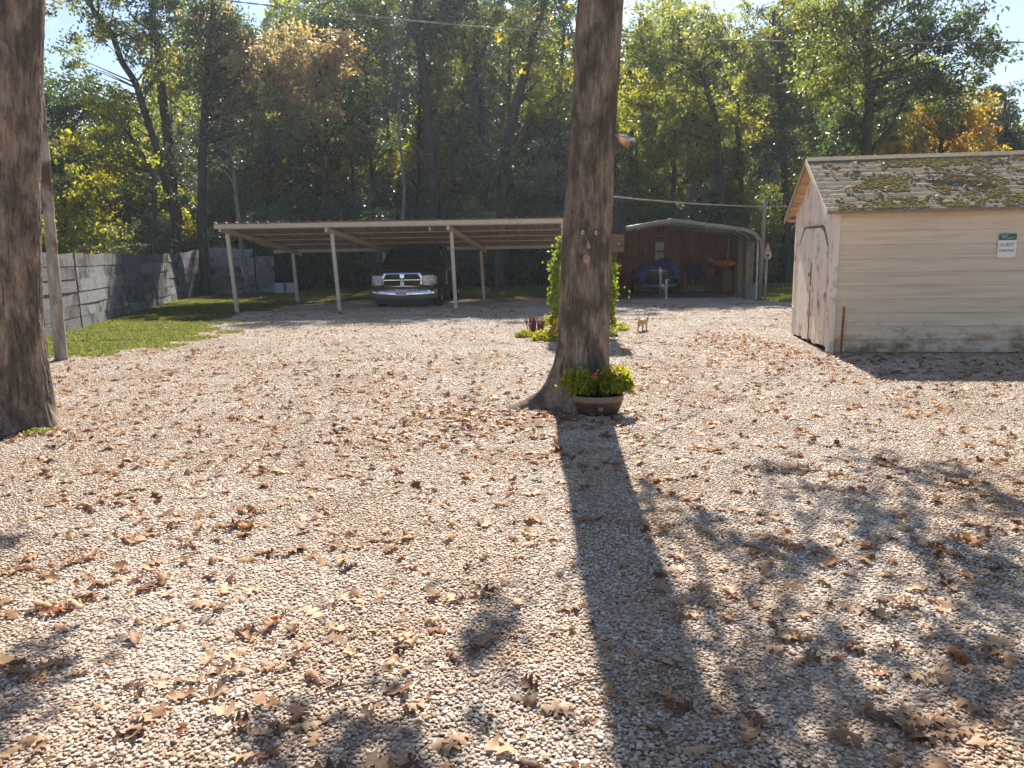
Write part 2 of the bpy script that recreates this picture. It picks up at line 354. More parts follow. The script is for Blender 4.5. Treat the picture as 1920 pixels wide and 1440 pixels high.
class MB:
    def __init__(s): s.v = []; s.f = []; s.sm = []
    def add(s, vs, fs, smooth=False, M=None):
        b = len(s.v)
        for p in vs:
            s.v.append(tuple(M @ Vector(p)) if M is not None else tuple(p))
        for q in fs: s.f.append([b+i for i in q]); s.sm.append(smooth)
        return s
    def box(s, c, d, M=None, rz=0, taper=None):
        x, y, z = (k/2 for k in d); t = taper or (1, 1)
        vs = [(-x, -y, -z), (x, -y, -z), (x, y, -z), (-x, y, -z), (-x*t[0], -y*t[1], z), (x*t[0], -y*t[1], z), (x*t[0], y*t[1], z), (-x*t[0], y*t[1], z)]
        R = Matrix.Translation(c) @ (Matrix.Rotation(rz, 4, 'Z') if M is None else M.to_4x4())
        return s.add(vs, [(0, 3, 2, 1), (4, 5, 6, 7), (0, 1, 5, 4), (1, 2, 6, 5), (2, 3, 7, 6), (3, 0, 4, 7)], False, R)
    def box2(s, a, b): return s.box([(p+q)/2 for p, q in zip(a, b)], [abs(q-p) for p, q in zip(a, b)])
    def bar(s, a, b, w, h, up=(0, 0, 1)):
        a, b = Vector(a), Vector(b); d = b-a; L = d.length; d.normalize(); u = Vector(up)
        x = d.cross(u).normalized(); u = x.cross(d)
        M = Matrix((x, d, u)).transposed()
        return s.box((a+b)/2, (w, L, h), M)
    def tube(s, path, r, n=8, cap=True, smooth=True):
        path = [Vector(p) for p in path]; m = len(path)
        if not hasattr(r, '__len__'): r = [r]*m
        ref = Vector((0, 0, 1)); rings = []
        d0 = (path[1]-path[0]).normalized()
        if abs(d0.z) > .9: ref = Vector((1, 0, 0))
        x = d0.cross(ref).normalized()
        for i in range(m):
            d = (path[min(i+1, m-1)]-path[max(i-1, 0)]).normalized()
            x = (x - d*x.dot(d)).normalized(); y = d.cross(x)
            rings.append([path[i]+(x*math.cos(2*math.pi*k/n)+y*math.sin(2*math.pi*k/n))*r[i] for k in range(n)])
        vs = [p for R in rings for p in R]; fs = []
        for i in range(m-1):
            for k in range(n):
                a, b = i*n+k, i*n+(k+1) % n
                fs.append((a, b, b+n, a+n))
        s.add(vs, fs, smooth)
        if cap: s.add(rings[0], [tuple(range(n))[::-1]]); s.add(rings[-1], [tuple(range(n))])
        return s
    def lathe(s, prof, c=(0, 0, 0), n=24, sx=1, sy=1, M=None, smooth=True):
        vs = []; fs = []
        for (r, z) in prof:
            for k in range(n):
                a = 2*math.pi*k/n; vs.append((c[0]+r*math.cos(a)*sx, c[1]+r*math.sin(a)*sy, c[2]+z))
        for i in range(len(prof)-1):
            for k in range(n):
                a, b = i*n+k, i*n+(k+1) % n; fs.append((a, b, b+n, a+n))
        return s.add(vs, fs, smooth, M)
    def prism(s, poly, a, b, axis='y', M=None, smooth=False):
        """polygon in the two other axes, extruded from a to b along axis"""
        n = len(poly)
        def pt(u, v, w): return {'y': (u, w, v), 'x': (w, u, v), 'z': (u, v, w)}[axis]
        vs = [pt(u, v, a) for u, v in poly]+[pt(u, v, b) for u, v in poly]
        fs = [tuple(range(n)), tuple(range(2*n-1, n-1, -1))]+[(i, i+n, (i+1) % n+n, (i+1) % n) for i in range(n)]
        return s.add(vs, fs, smooth, M)
    def loft(s, secs, closed=True, cap=True, smooth=True):
        n = len(secs[0]); vs = [p for S in secs for p in S]; fs = []
        for i in range(len(secs)-1):
            for k in range(n if closed else n-1):
                a, b = i*n+k, i*n+(k+1) % n; fs.append((a, b, b+n, a+n))
        s.add(vs, fs, smooth)
        if cap: s.add(secs[0], [tuple(range(n))]); s.add(secs[-1], [tuple(range(n-1, -1, -1))])
        return s
    def mesh(s, name, mat, off=None, bevel=0, fix=True):
        me = bpy.data.meshes.new(name)
        vs = s.v if off is None else [(p[0]-off[0], p[1]-off[1], p[2]-off[2]) for p in s.v]
        me.from_pydata(vs, [], s.f)
        me.polygons.foreach_set('use_smooth', s.sm)
        if fix or bevel:
            bm = bmesh.new(); bm.from_mesh(me)
            bmesh.ops.remove_doubles(bm, verts=bm.verts, dist=1e-5)
            bmesh.ops.recalc_face_normals(bm, faces=bm.faces)
            if bevel:
                es = [e for e in bm.edges if len(e.link_faces) == 2 and e.calc_face_angle(0) > .5]
                bmesh.ops.bevel(bm, geom=es, offset=bevel, segments=1, affect='EDGES', clamp_overlap=True)
            bm.to_mesh(me); bm.free()
        if mat is not None: me.materials.append(mat)
        return me
    def build(s, name, mat, parent=None, bevel=0, local=False):
        off = None if (parent is None or local) else wloc(parent)
        o = link(name, s.mesh(name, mat, off, bevel), parent)
        if parent is not None: WL[o.name] = wloc(parent)
        return o

def np_mesh(name, V, F, mat, rnd=None, smooth=False):
    me = bpy.data.meshes.new(name)
    V = np.ascontiguousarray(V, np.float32); F = np.ascontiguousarray(F, np.int32)
    me.vertices.add(len(V)); me.vertices.foreach_set('co', V.ravel())
    k = F.shape[1]; me.loops.add(F.size); me.loops.foreach_set('vertex_index', F.ravel())
    me.polygons.add(len(F)); me.polygons.foreach_set('loop_start', np.arange(0, F.size, k, dtype=np.int32))
    me.polygons.foreach_set('loop_total', np.full(len(F), k, np.int32))
    if smooth: me.polygons.foreach_set('use_smooth', np.ones(len(F), bool))
    if rnd is not None:
        a = me.attributes.new('rnd', 'FLOAT', 'POINT'); a.data.foreach_set('value', np.ascontiguousarray(rnd, np.float32))
    if mat is not None: me.materials.append(mat)
    me.update(calc_edges=True); me.validate()
    return me

def struct(o, label=None): o['kind'] = 'structure'; return o

# value noise on a lattice (periodic in u)
def vnoise(u, v, seed, pu):
    r = np.random.default_rng(seed); T = r.random((pu, 512))
    iu = np.floor(u).astype(int); iv = np.floor(v).astype(int); fu = u-iu; fv = v-iv
    fu = fu*fu*(3-2*fu); fv = fv*fv*(3-2*fv)
    a = T[iu % pu, iv % 512]; b = T[(iu+1) % pu, iv % 512]; c = T[iu % pu, (iv+1) % 512]; d = T[(iu+1) % pu, (iv+1) % 512]
    return (a*(1-fu)+b*fu)*(1-fv)+(c*(1-fu)+d*fu)*fv

# ------------------------------------------------------------------ leaf generators (numpy)
def rand_rot(n, r):
    q = r.normal(size=(n, 4)); q /= np.linalg.norm(q, axis=1)[:, None]
    w, x, y, z = q.T
    return np.stack([np.stack([1-2*(y*y+z*z), 2*(x*y-z*w), 2*(x*z+y*w)], -1),
                     np.stack([2*(x*y+z*w), 1-2*(x*x+z*z), 2*(y*z-x*w)], -1),
                     np.stack([2*(x*z-y*w), 2*(y*z+x*w), 1-2*(x*x+y*y)], -1)], 1)
def leaf_quads(C, L, W, r, droop=.0, rnd=None):
    """one folded lozenge per centre: 4 verts, 2 tris sharing the midrib"""
    n = len(C); R = rand_rot(n, r)
    ax, wd = R[:, :, 0], R[:, :, 1]
    ax = ax + np.array([0, 0, -droop]); ax /= np.linalg.norm(ax, axis=1)[:, None]
    wd = wd - ax*np.sum(ax*wd, 1)[:, None]; wd /= np.linalg.norm(wd, axis=1)[:, None]
    nz = np.cross(ax, wd)
    L = np.broadcast_to(L, (n,))[:, None]; W = np.broadcast_to(W, (n,))[:, None]
    a = C-ax*L/2; b = C+ax*L/2; m = C+ax*L*.05
    l = m+wd*W/2+nz*W*.14; q = m-wd*W/2+nz*W*.14
    V = np.stack([a, q, b, l], 1).reshape(-1, 3)
    i = np.arange(n)[:, None]*4
    F = np.concatenate([i+np.array([0, 1, 2]), i+np.array([0, 2, 3])], 0)
    rr = np.repeat(r.random(n) if rnd is None else rnd, 4)
    return V, F, rr
def blob_points(c, rx, ry, rz, n, r, sub=.45, per=70, lo=.0):
    """clumps spread through an ellipsoid, biased to its outer part; gives leaf centres and clump centres"""
    K = max(3, int(n/per))
    d = r.normal(size=(K, 3)); d /= np.linalg.norm(d, axis=1)[:, None]
    rr = (lo+(1-lo)*r.random(K))**.45
    cc = np.array(c)+d*rr[:, None]*np.array([rx, ry, rz])
    k = r.integers(0, K, n)
    s = sub*(.6+.8*r.random(K))
    p = cc[k]+r.normal(size=(n, 3))*s[k][:, None]*np.array([.62, .62, .42])
    tone = r.random(K)
    return p, cc, np.clip(tone[k]*.6+r.random(n)*.4, 0, 1)

# ------------------------------------------------------------------ the ground
def in_poly(x, y, poly):
    x = np.asarray(x); y = np.asarray(y); c = np.zeros(x.shape, bool); n = len(poly)
    for i in range(n):
        (x1, y1), (x2, y2) = poly[i], poly[(i+1) % n]
        if y1 == y2: continue
        t = ((y1 > y) != (y2 > y)) & (x < (x2-x1)*(y-y1)/(y2-y1)+x1); c ^= t
    return c
def sheet(name, poly, z, mat):
    me = bpy.data.meshes.new(name); me.from_pydata([(x, y, z) for x, y in poly], [], [tuple(range(len(poly)))])
    me.materials.append(mat); o = link(name, me)
    bm = bmesh.new(); bm.from_mesh(me); bmesh.ops.triangulate(bm, faces=bm.faces)
    for f in bm.faces:
        if f.normal.z < 0: f.normal_flip()
    bm.to_mesh(me); bm.free()
    return struct(o)
sheet('ground', [(-400, -60), (400, -60), (400, 700), (-400, 700)], -.012, MT['forest_floor'])
GRAVEL = [(-16, -3), (16, -3), (16, 21.6), (8.4, 21.9), (7.6, 22.4), (8.6, 29.2), (2.6, 29.2), (1.6, 26.0), (-1.6, 25.9), (-4.8, 26.3), (-6.9, 26.0), (-7.6, 23.4), (-7.7, 20.6), (-7.0, 17.2), (-6.45, 14.6), (-6.9, 12.6), (-8.2, 11.1), (-16, 9.6)]
LAWN = [(-24, 9.2), (-8.2, 11.0), (-6.8, 12.6), (-6.4, 14.6), (-7.0, 17.2), (-7.6, 20.6), (-7.5, 23.4), (-6.8, 25.9), (-4.8, 26.2), (1.6, 25.9), (2.4, 29.0), (2.4, 36), (-24, 40)]
LAWN2 = [(7.7, 22.4), (8.4, 21.8), (18, 21.5), (18, 33), (8.7, 33), (8.7, 29.2)]
sheet('lawn', LAWN, -.006, MT['soil'])
sheet('lawn', LAWN2, -.006, MT['soil'])
sheet('gravel_yard', GRAVEL, 0, MT['gravel_bed'])

def tiled(name, tiles, places, mat, label=None):
    """ONE object: small tiles of real geometry repeated over the place with geometry nodes"""
    Vs, Fs, Rs, Lv, An = [], [], [], [], []; b = 0
    for k, (V, F, R) in enumerate(tiles):
        Vs.append(V); Fs.append(F+b); Rs.append(R); Lv.append(np.full(len(V), k)); An.append(np.zeros(len(V))); b += len(V)
    for k, pl in enumerate(places):
        Vs.append(pl[:, :3]); Rs.append(np.zeros(len(pl))); Lv.append(np.full(len(pl), 100+k)); An.append(pl[:, 3])
    me = np_mesh(name, np.concatenate(Vs), np.concatenate(Fs), mat, np.concatenate(Rs), True)
    a = me.attributes.new('lv', 'INT', 'POINT'); a.data.foreach_set('value', np.concatenate(Lv).astype(np.int32))
    a = me.attributes.new('ang', 'FLOAT', 'POINT'); a.data.foreach_set('value', np.concatenate(An).astype(np.float32))
    o = link(name, me); o['kind'] = 'stuff'
    if label: o['label'] = label
    ng = bpy.data.node_groups.new(name+'_spread', 'GeometryNodeTree')
    ng.interface.new_socket('Geometry', in_out='INPUT', socket_type='NodeSocketGeometry')
    ng.interface.new_socket('Geometry', in_out='OUTPUT', socket_type='NodeSocketGeometry')
    N = ng.nodes; gi = N.new('NodeGroupInput'); go = N.new('NodeGroupOutput'); jn = N.new('GeometryNodeJoinGeometry')
    def attr(nm, ty):
        q = N.new('GeometryNodeInputNamedAttribute'); q.data_type = ty; q.inputs['Name'].default_value = nm
        return [s for s in q.outputs if s.name == 'Attribute' and s.enabled][0]
    lv, an = attr('lv', 'INT'), attr('ang', 'FLOAT')
    cx = N.new('ShaderNodeCombineXYZ'); ng.links.new(an, cx.inputs['Z'])
    def sep(v):
        c = N.new('FunctionNodeCompare'); c.data_type = 'INT'; c.operation = 'EQUAL'
        ins = [s for s in c.inputs if s.enabled]; ng.links.new(lv, ins[0]); ins[1].default_value = v
        s = N.new('GeometryNodeSeparateGeometry'); s.domain = 'POINT'
        ng.links.new(gi.outputs[0], s.inputs[0]); ng.links.new([q for q in c.outputs if q.enabled][0], s.inputs[1])
        return s.outputs[0]
    for k in range(len(tiles)):
        ip = N.new('GeometryNodeInstanceOnPoints')
        ng.links.new(sep(100+k), ip.inputs['Points']); ng.links.new(sep(k), ip.inputs['Instance']); ng.links.new(cx.outputs[0], ip.inputs['Rotation'])
        ng.links.new(ip.outputs[0], jn.inputs[0])
    ng.links.new(jn.outputs[0], go.inputs[0])
    md = o.modifiers.new('spread', 'NODES'); md.node_group = ng
    return o

# pebbles
bm = bmesh.new(); bmesh.ops.create_icosphere(bm, subdivisions=2, radius=1); bm.verts.ensure_lookup_table()
ICO = np.array([v.co[:] for v in bm.verts]); ICF = np.array([[v.index for v in f.verts] for f in bm.faces]); bm.free()
PSH = []
for k in range(14):
    r = np.random.default_rng(100+k); S = ICO.copy()
    for _ in range(7):
        d = r.normal(size=3); d /= np.linalg.norm(d); h = .55+.35*r.random()
        over = S@d-h; S = S-np.outer(np.clip(over, 0, None)*.85, d)
    S *= 1+.05*np.sin(ICO@r.normal(size=3)*3)[:, None]
    PSH.append(S)
def pebble_tile(seed, size, step, rlo, rhi):
    r = np.random.default_rng(seed); n = int(size/step); V, F, R = [], [], []; b = 0
    for i in range(n):
        for j in range(n):
            s = r.uniform(rlo, rhi) if r.random() < .93 else r.uniform(rhi, rhi*1.5)
            sc = np.array([s*r.uniform(.95, 1.35), s*r.uniform(.75, 1.05), s*r.uniform(.32, .54)])
            x = (i+.5+r.uniform(-.6, .6))*step-size/2; y = (j+.5+r.uniform(-.6, .6))*step-size/2
            Q = PSH[r.integers(0, 14)]*sc; a = r.uniform(0, 6.28); tx, ty = r.normal(0, .2, 2)
            E = np.array((Euler((tx, ty, a)).to_matrix()))
            Q = Q@E.T+np.array([x, y, r.uniform(-.05, .5)*s])
            V.append(Q); F.append(ICF+b); R.append(np.full(len(Q), r.random())); b += len(Q)
    return np.concatenate(V), np.concatenate(F), np.concatenate(R)
TS = .6
ptiles = [pebble_tile(k, TS, .0142, .0048, .0098) for k in range(3)]
pl = [[], [], []]
r = np.random.default_rng(5)
nx = 62
for j in range(48):
    y = .6+j*TS
    for i in range(-nx//2, nx//2):
        x = i*TS
        if abs(x) > .76*y+2.2 or y > 24.5: continue
        if not in_poly(np.array([x]), np.array([y]), GRAVEL)[0]: continue
        pl[r.integers(0, 3)].append((x, y, r.uniform(0, .002), r.integers(0, 4)*math.pi/2))
tiled('gravel', ptiles, [np.array(p) for p in pl], MT['pebble'], 'loose pale gravel covering the whole yard')

# grass
def grass_tile(seed, size, n, h):
    r = np.random.default_rng(seed); x, y = (r.random((2, n))-.5)*size*1.08
    H = h*r.uniform(.5, 1.3, n); a = r.uniform(0, 6.28, n); w = r.uniform(.004, .008, n); ln = r.uniform(.1, .9, n)*H
    d = np.stack([np.cos(a), np.sin(a)], -1); pz = np.stack([-d[:, 1], d[:, 0]], -1)
    b0 = np.stack([x, y, np.zeros(n)], -1); s = np.zeros((n, 3)); s[:, :2] = pz*w[:, None]
    m = b0.copy(); m[:, :2] += d*(ln*.35)[:, None]; m[:, 2] = H*.6
    tp = b0.copy(); tp[:, :2] += d*ln[:, None]; tp[:, 2] = H
    V = np.stack([b0-s, b0+s, m+s*.7, m-s*.7, tp], 1).reshape(-1, 3); i = np.arange(n)[:, None]*5
    F = np.concatenate([i+np.array(q) for q in ((0, 1, 2), (0, 2, 3), (3, 2, 4))])
    return V, F, np.repeat(r.random(n), 5)
gt = [grass_tile(20+k, .5, 700, .05) for k in range(3)]
pl = [[], [], []]
for x in np.arange(-18, 16, .45):
    for y in np.arange(9.5, 36, .45):
        xx, yy = x+r.uniform(-.15, .15), y+r.uniform(-.15, .15)
        if abs(xx) > .72*yy+1: continue
        jx, jy = r.normal(0, .38, 2)
        if vnoise(np.array([xx*1.1+40]), np.array([yy*1.1]), 64, 128)[0] < .24: continue
        if in_poly(np.array([xx+jx]), np.array([yy+jy]), LAWN)[0] or in_poly(np.array([xx+jx]), np.array([yy+jy]), LAWN2)[0]:
            pl[r.integers(0, 3)].append((xx, yy, -.004, r.uniform(0, 6.28)))
tiled('grass', gt, [np.array(p) for p in pl], MT['grass'], 'short green lawn grass along the fence and behind the carport')

# ------------------------------------------------------------------ near trees with real bark
def bark_trunk(name, cen, R, zs, flare, seed, parent, mat, nth=256):
    """cen(z)->(x,y), R(z)->radius, flare(z,theta)->multiplier"""
    th = np.linspace(0, 2*np.pi, nth, endpoint=False); T, Z = np.meshgrid(th, zs)
    u = T/(2*np.pi)
    def furrow(f, wob, vz, sd):
        ph = u*f+wob*vnoise(u*9, Z*vz, sd, 9)+.35*wob*vnoise(u*22, Z*vz*3.1, sd+4, 22)
        return np.abs(np.sin(np.pi*ph))**.7
    brk = vnoise(u*26, Z*9, seed+2, 26)
    g = .62*furrow(35, 1.5, 2.6, seed)+.38*furrow(67, 1.6, 5.5, seed+20)
    g = np.clip(g*1.1-.30*np.clip(brk-.55, 0, 1)*2-.05+.15*(vnoise(u*60, Z*22, seed+7, 60)-.5), 0, 1)
    lump = vnoise(u*5, Z*1.6, seed+3, 5)-.5
    rr = np.array([R(z) for z in zs])[:, None]*flare(Z, T)
    rad_ = rr*(1+.09*lump)+(.016*g-.008)+.006*(vnoise(u*90, Z*40, seed+5, 90)-.5)
    cx = np.array([cen(z) for z in zs])
    X = cx[:, 0][:, None]+rad_*np.cos(T); Y = cx[:, 1][:, None]+rad_*np.sin(T)
    V = np.stack([X, Y, Z], -1).reshape(-1, 3)-wloc(parent)
    m = len(zs); i, k = np.meshgrid(np.arange(m-1), np.arange(nth), indexing='ij'); i = i.ravel(); k = k.ravel(); k2 = (k+1) % nth
    F = np.stack([i*nth+k, i*nth+k2, (i+1)*nth+k2, (i+1)*nth+k], -1)
    o = link('trunk', np_mesh('trunk', V, F, mat, g.ravel(), True), parent); WL[o.name] = wloc(parent)
    return o
CT = np.array([.73, 7.72])
zc = np.array([0, .34, .62, 1.11, 1.69, 2.46, 3.92, 6, 9]); xc = np.array([.70, .71, .735, .755, .775, .815, .905, 1.03, 1.2])
rc = np.array([.30, .285, .262, .25, .235, .219, .205, .17, .09])
ctree = thing('oak_tree', 'tall oak with ridged bark and a carved face standing in the gravel', 'tree', (CT[0], CT[1], 0))
def fl_c(Z, T):
    lobe = lambda a, w: np.exp(-((np.angle(np.exp(1j*(T-a))))/w)**2)
    e = np.exp(-Z/.13)
    return 1+.22*np.exp(-Z/.16)+e*(1.45*lobe(rad(186), .27)+.35*lobe(rad(255), .3)+.3*lobe(rad(20), .35)+.5*lobe(rad(110), .4))
zs = np.concatenate([np.linspace(-.06, .7, 66), np.linspace(.713, 4.6, 280), np.linspace(4.65, 9, 60)])
bark_trunk('trunk', lambda z: (np.interp(z, zc, xc), CT[1]), lambda z: np.interp(z, zc, rc), zs, fl_c, 11, ctree, MT['bark'])
ltree = thing('oak_tree', 'thick oak trunk with a healed knot at the edge of the yard', 'tree', (-4.95, 7.2, 0))
_e = [P(x, y, 7.2) for x, y in ((80, 730), (70, 600), (66, 450), (65, 300), (68, 150), (72, 0))]
lz = [0]+[q[2] for q in _e]+[9]; lx = [_e[0][0]-.36]+[q[0]-.325 for q in _e]+[_e[-1][0]+.1]
def fl_l(Z, T):
    lobe = lambda a, w: np.exp(-((np.angle(np.exp(1j*(T-a))))/w)**2)
    knot = np.exp(-((Z-3.32)/.12)**2)*lobe(rad(-68), .28)
    ring = np.exp(-((np.sqrt(((Z-3.32)/.13)**2+(np.angle(np.exp(1j*(T-rad(-68))))/.33)**2)-1)/.28)**2)
    return 1+.16*np.exp(-Z/.25)+np.exp(-Z/.16)*(.36*lobe(rad(-10), .4)+.5*lobe(rad(-70), .4)+.5*lobe(rad(200), .5))+.13*ring-.10*knot
zs = np.concatenate([np.linspace(-.06, .9, 70), np.linspace(.913, 4.6, 250), np.linspace(4.65, 9, 60)])
bark_trunk('trunk', lambda z: (np.interp(z, lz, lx), 7.2), lambda z: np.interp(z, [0, .6, 2, 4, 9], [.37, .33, .32, .32, .2]), zs, fl_l, 31, ltree, MT['bark'])

# crowns above the frame: the clumps whose shade lies on the gravel
def shade_crown(tree, spots, start, seed):
    r = np.random.default_rng(seed); C = []; mb = MB()
    for (px, py, ax, ay, n) in spots:
        n = int(n*.55); g = G(px, py); z0 = (1.9+.32*g[1])/.648+.25+r.uniform(0, .8)
        cn = None
        t = z0/SUNV.z; c0 = np.array([g[0]+SUNV.x*t, g[1]+SUNV.y*t, z0])
        q = r.normal(size=(n, 3))*np.array([ax*.42, ay*.42, .14])+c0
        C.append(q)
        s = Vector(start(z0)); e = Vector(c0); m = (s+e)/2+Vector((r.normal(0, .15), r.normal(0, .15), .35))
        pts = [s*(1-k)**2+m*2*k*(1-k)+e*k*k for k in np.linspace(0, 1, 9)]
        mb.tube(pts, list(np.linspace(.018, .006, 9)), 6)
        for _ in range(4):
            f = e+Vector(r.normal(size=3)*np.array([ax*.6, ay*.6, .15])); mb.tube([pts[6], (pts[6]+f)/2+Vector((0, 0, .05)), f], [.012, .008, .004], 5)
    C = np.concatenate(C); V, F, R = leaf_quads(C, r.uniform(.12, .18, len(C)), r.uniform(.07, .1, len(C)), r, .2)
    o = link('crown', np_mesh('crown', V-wloc(tree), F, MT['leaf_mid'], R), tree)
    mb.build('limbs', MT['bark_far'], tree)
shade_crown(ctree, [(1450, 880, .35, .25, 60), (1640, 862, .35, .2, 60), (1770, 890, .55, .22, 130), (1880, 945, .4, .25, 100), (1540, 925, .3, .16, 70), (1640, 965, .45, .22, 120),
    (1730, 1015, .45, .22, 130), (1850, 1065, .4, .25, 130), (1300, 975, .25, .16, 60), (1410, 1025, .35, .2, 110), (1510, 1060, .3, .2, 80), (1900, 1130, .3, .4, 140), (1560, 1240, .35, .25, 110), (1480, 1310, .3, .2, 80),
    (1790, 1215, .25, .16, 60), (1900, 1300, .3, .2, 90), (915, 1190, .16, .12, 60), (590, 1380, .3, .16, 80), (760, 1400, .3, .16, 50), (1220, 930, .22, .13, 40), (1350, 1140, .3, .2, 50), (1690, 1390, .35, .2, 60)],
    lambda z: (1.1, CT[1], 5.2), 41)
shade_crown(ltree, [(-25, 1030, .2, .22, 70), (-20, 1290, .28, .26, 150), (0, 1370, .25, .16, 70)], lambda z: (-4.9, 7.2, 5.0), 42)
# the low twig with yellow leaves beside the trunk, and the curled leaf in its web
tw = MB(); base = Vector((.80, 7.55, 2.9))
def PP(px, py, Y): return Vector(P(px, py, Y))
tw.tube([PP(1086, 195, 7.6), PP(1078, 90, 7.45), PP(1065, 30, 7.4), PP(1045, 20, 7.4), PP(1010, 18, 7.35)], [.011, .009, .007, .005, .003], 6)
tw.tube([PP(1078, 90, 7.45), PP(1040, 68, 7.4), PP(1005, 52, 7.4), PP(985, 75, 7.35), PP(978, 115, 7.35)], [.007, .006, .005, .004, .002], 6)
tw.tube([PP(1080, 110, 7.45), PP(1050, 75, 7.3), PP(1020, 45, 7.3), PP(996, 40, 7.3)], [.005, .004, .003, .002], 5)
tw.tube([PP(1005, 52, 7.4), PP(965, 58, 7.4), PP(935, 60, 7.4)], [.004, .003, .002], 5)
for _ in range(26):
    a = PP(random.uniform(960, 1070), random.uniform(15, 90), 7.4)
    b = a+Vector((random.uniform(-.16, .1), random.uniform(-.1, .1), random.uniform(-.16, .1)))
    tw.tube([a, (a+b)/2+Vector((0, 0, .02)), b], [.003, .0025, .0012], 4)
tw.build('branch', MT['stick'], ctree)
yl = [(930, 60), (985, 118), (983, 128), (1003, 28), (1033, 30), (1068, 12), (1062, 80), (938, 68)]
C = np.array([P(x, y, 7.35) for x, y in np.repeat(np.array(yl), 3, 0)])+RNG.normal(0, .016, (len(yl)*3, 3))
V, F, R = leaf_quads(C, .06, .036, RNG, .3)
link('twig_leaves', np_mesh('twig_leaves', V-wloc(ctree), F, MT['leaf_orange'], R), ctree)

# tree face (novelty eyes, nose and mouth fixed on the bark)
def on_trunk(px, py, out=.012):
    p = P(px, py, 7.7); zc_, = p[2:]; r_ = np.interp(zc_, zc, rc); x0 = np.interp(zc_, zc, xc)
    d = ray(px, py); d /= np.linalg.norm(d); o_ = np.array([0, 0, CAM_H]); ox = o_[:2]-np.array([x0, CT[1]])
    A = d[0]**2+d[1]**2; B = ox@d[:2]; Cc = ox@ox-(r_+out)**2
    tt = (-B-math.sqrt(max(0, B*B-A*Cc)))/A; return Vector(o_+d*tt)
tf = thing('tree_face', 'small resin face of two eyes, nose and open mouth fixed on the oak bark', 'ornament', tuple(on_trunk(1104, 460)))
def ball(c, s, n=12, M=None):
    b = MB(); pr = [(math.sin(math.pi*k/8), -math.cos(math.pi*k/8)) for k in range(9)]
    b.lathe([(q, z*s[2]) for q, z in pr], (0, 0, 0), n, s[0], s[1], Matrix.Translation(c)); return b
for px, py in ((1093, 435), (1117, 436)):
    c = on_trunk(px, py, .0); e = ball(c, (.017, .02, .026)).build('eye', MT['eye_white'], tf)
    ball(c+Vector((.003, -.019, -.004)), (.007, .005, .008), 8).build('pupil', MT['ink'], e)
    lid = MB(); lid.tube([c+Vector((-.02, -.008, .012)), c+Vector((-.008, -.02, .027)), c+Vector((.008, -.02, .027)), c+Vector((.02, -.008, .012))], .006, 6); lid.build('eyelid', MT['bark'], tf)
c = on_trunk(1103, 460, 0)
nb = MB(); nb.loft([[tuple(c+Vector((x*w, -y*w-.004, z))) for x, y in ((-1, 0), (-.5, .8), (.5, .8), (1, 0), (.5, -.3), (-.5, -.3))] for z, w in ((.05, .007), (.02, .013), (-.005, .022), (-.022, .026), (-.032, .014))]); nb.build('nose', MT['face'], tf)
c = on_trunk(1100, 486, 0)
ball(c, (.036, .014, .046), 16).build('mouth', MT['face'], tf)
mo = MB(); mo.lathe([(.006, 0), (.010, .004), (.014, 0)], (0, 0, 0), 14, 1.2, .7, Matrix.Translation(c+Vector((0, -.013, .012))) @ Matrix.Rotation(math.pi/2, 4, 'X')); mo.build('lips', MT['terracotta'], tf)
wl = thing('curled_leaf', 'rust leaf hanging in a torn web beside the oak trunk', 'leaf', tuple(P(1172, 265, 7.3)))
b = MB(); c = Vector(P(1172, 262, 7.3))
b.loft([[tuple(c+Vector((x+w*math.cos(a), .02*math.sin(a), z+.3*w*math.sin(2*a)))) for a in np.linspace(0, 3.4, 7)] for x, z, w in ((-.06, .03, .012), (-.03, .0, .04), (.0, -.03, .045), (.02, -.06, .02), (.025, -.085, .004))], False, False); b.build('blade', MT['dry_light brown'], wl)
b = MB()
for k in range(9): b.tube([c+Vector((-.1+.012*k, 0, .05)), c+Vector((-.02+.014*k, -.01, -.02+.01*(k % 3))), c+Vector((.09, .01, .02-.006*k))], .0012, 4)
b.build('web', MT['white_plastic'], wl)

# ------------------------------------------------------------------ weathered pole at the edge of the lawn
pb = np.array([-7.19, 12.0]); pole = thing('wooden_pole', 'weathered grey pole with peeled bark rising from the grass edge', 'pole', (pb[0], pb[1], 0))
pts = [P(x, y, 12.0) for x, y in ((115, 676), (108, 600), (98, 480), (90, 380), (80, 250), (71, 150), (60, 0), (50, -140))]
pts[0][2] = -.05
mb = MB(); dense = []; rr = []
for i in range(len(pts)-1):
    for k in range(8):
        f = k/8; dense.append(pts[i]*(1-f)+pts[i+1]*f); rr.append(.098-.0035*len(rr)*.25+random.uniform(-.004, .004))
mb.tube(dense, rr, 16); mb.build('shaft', MT['pole'], pole)

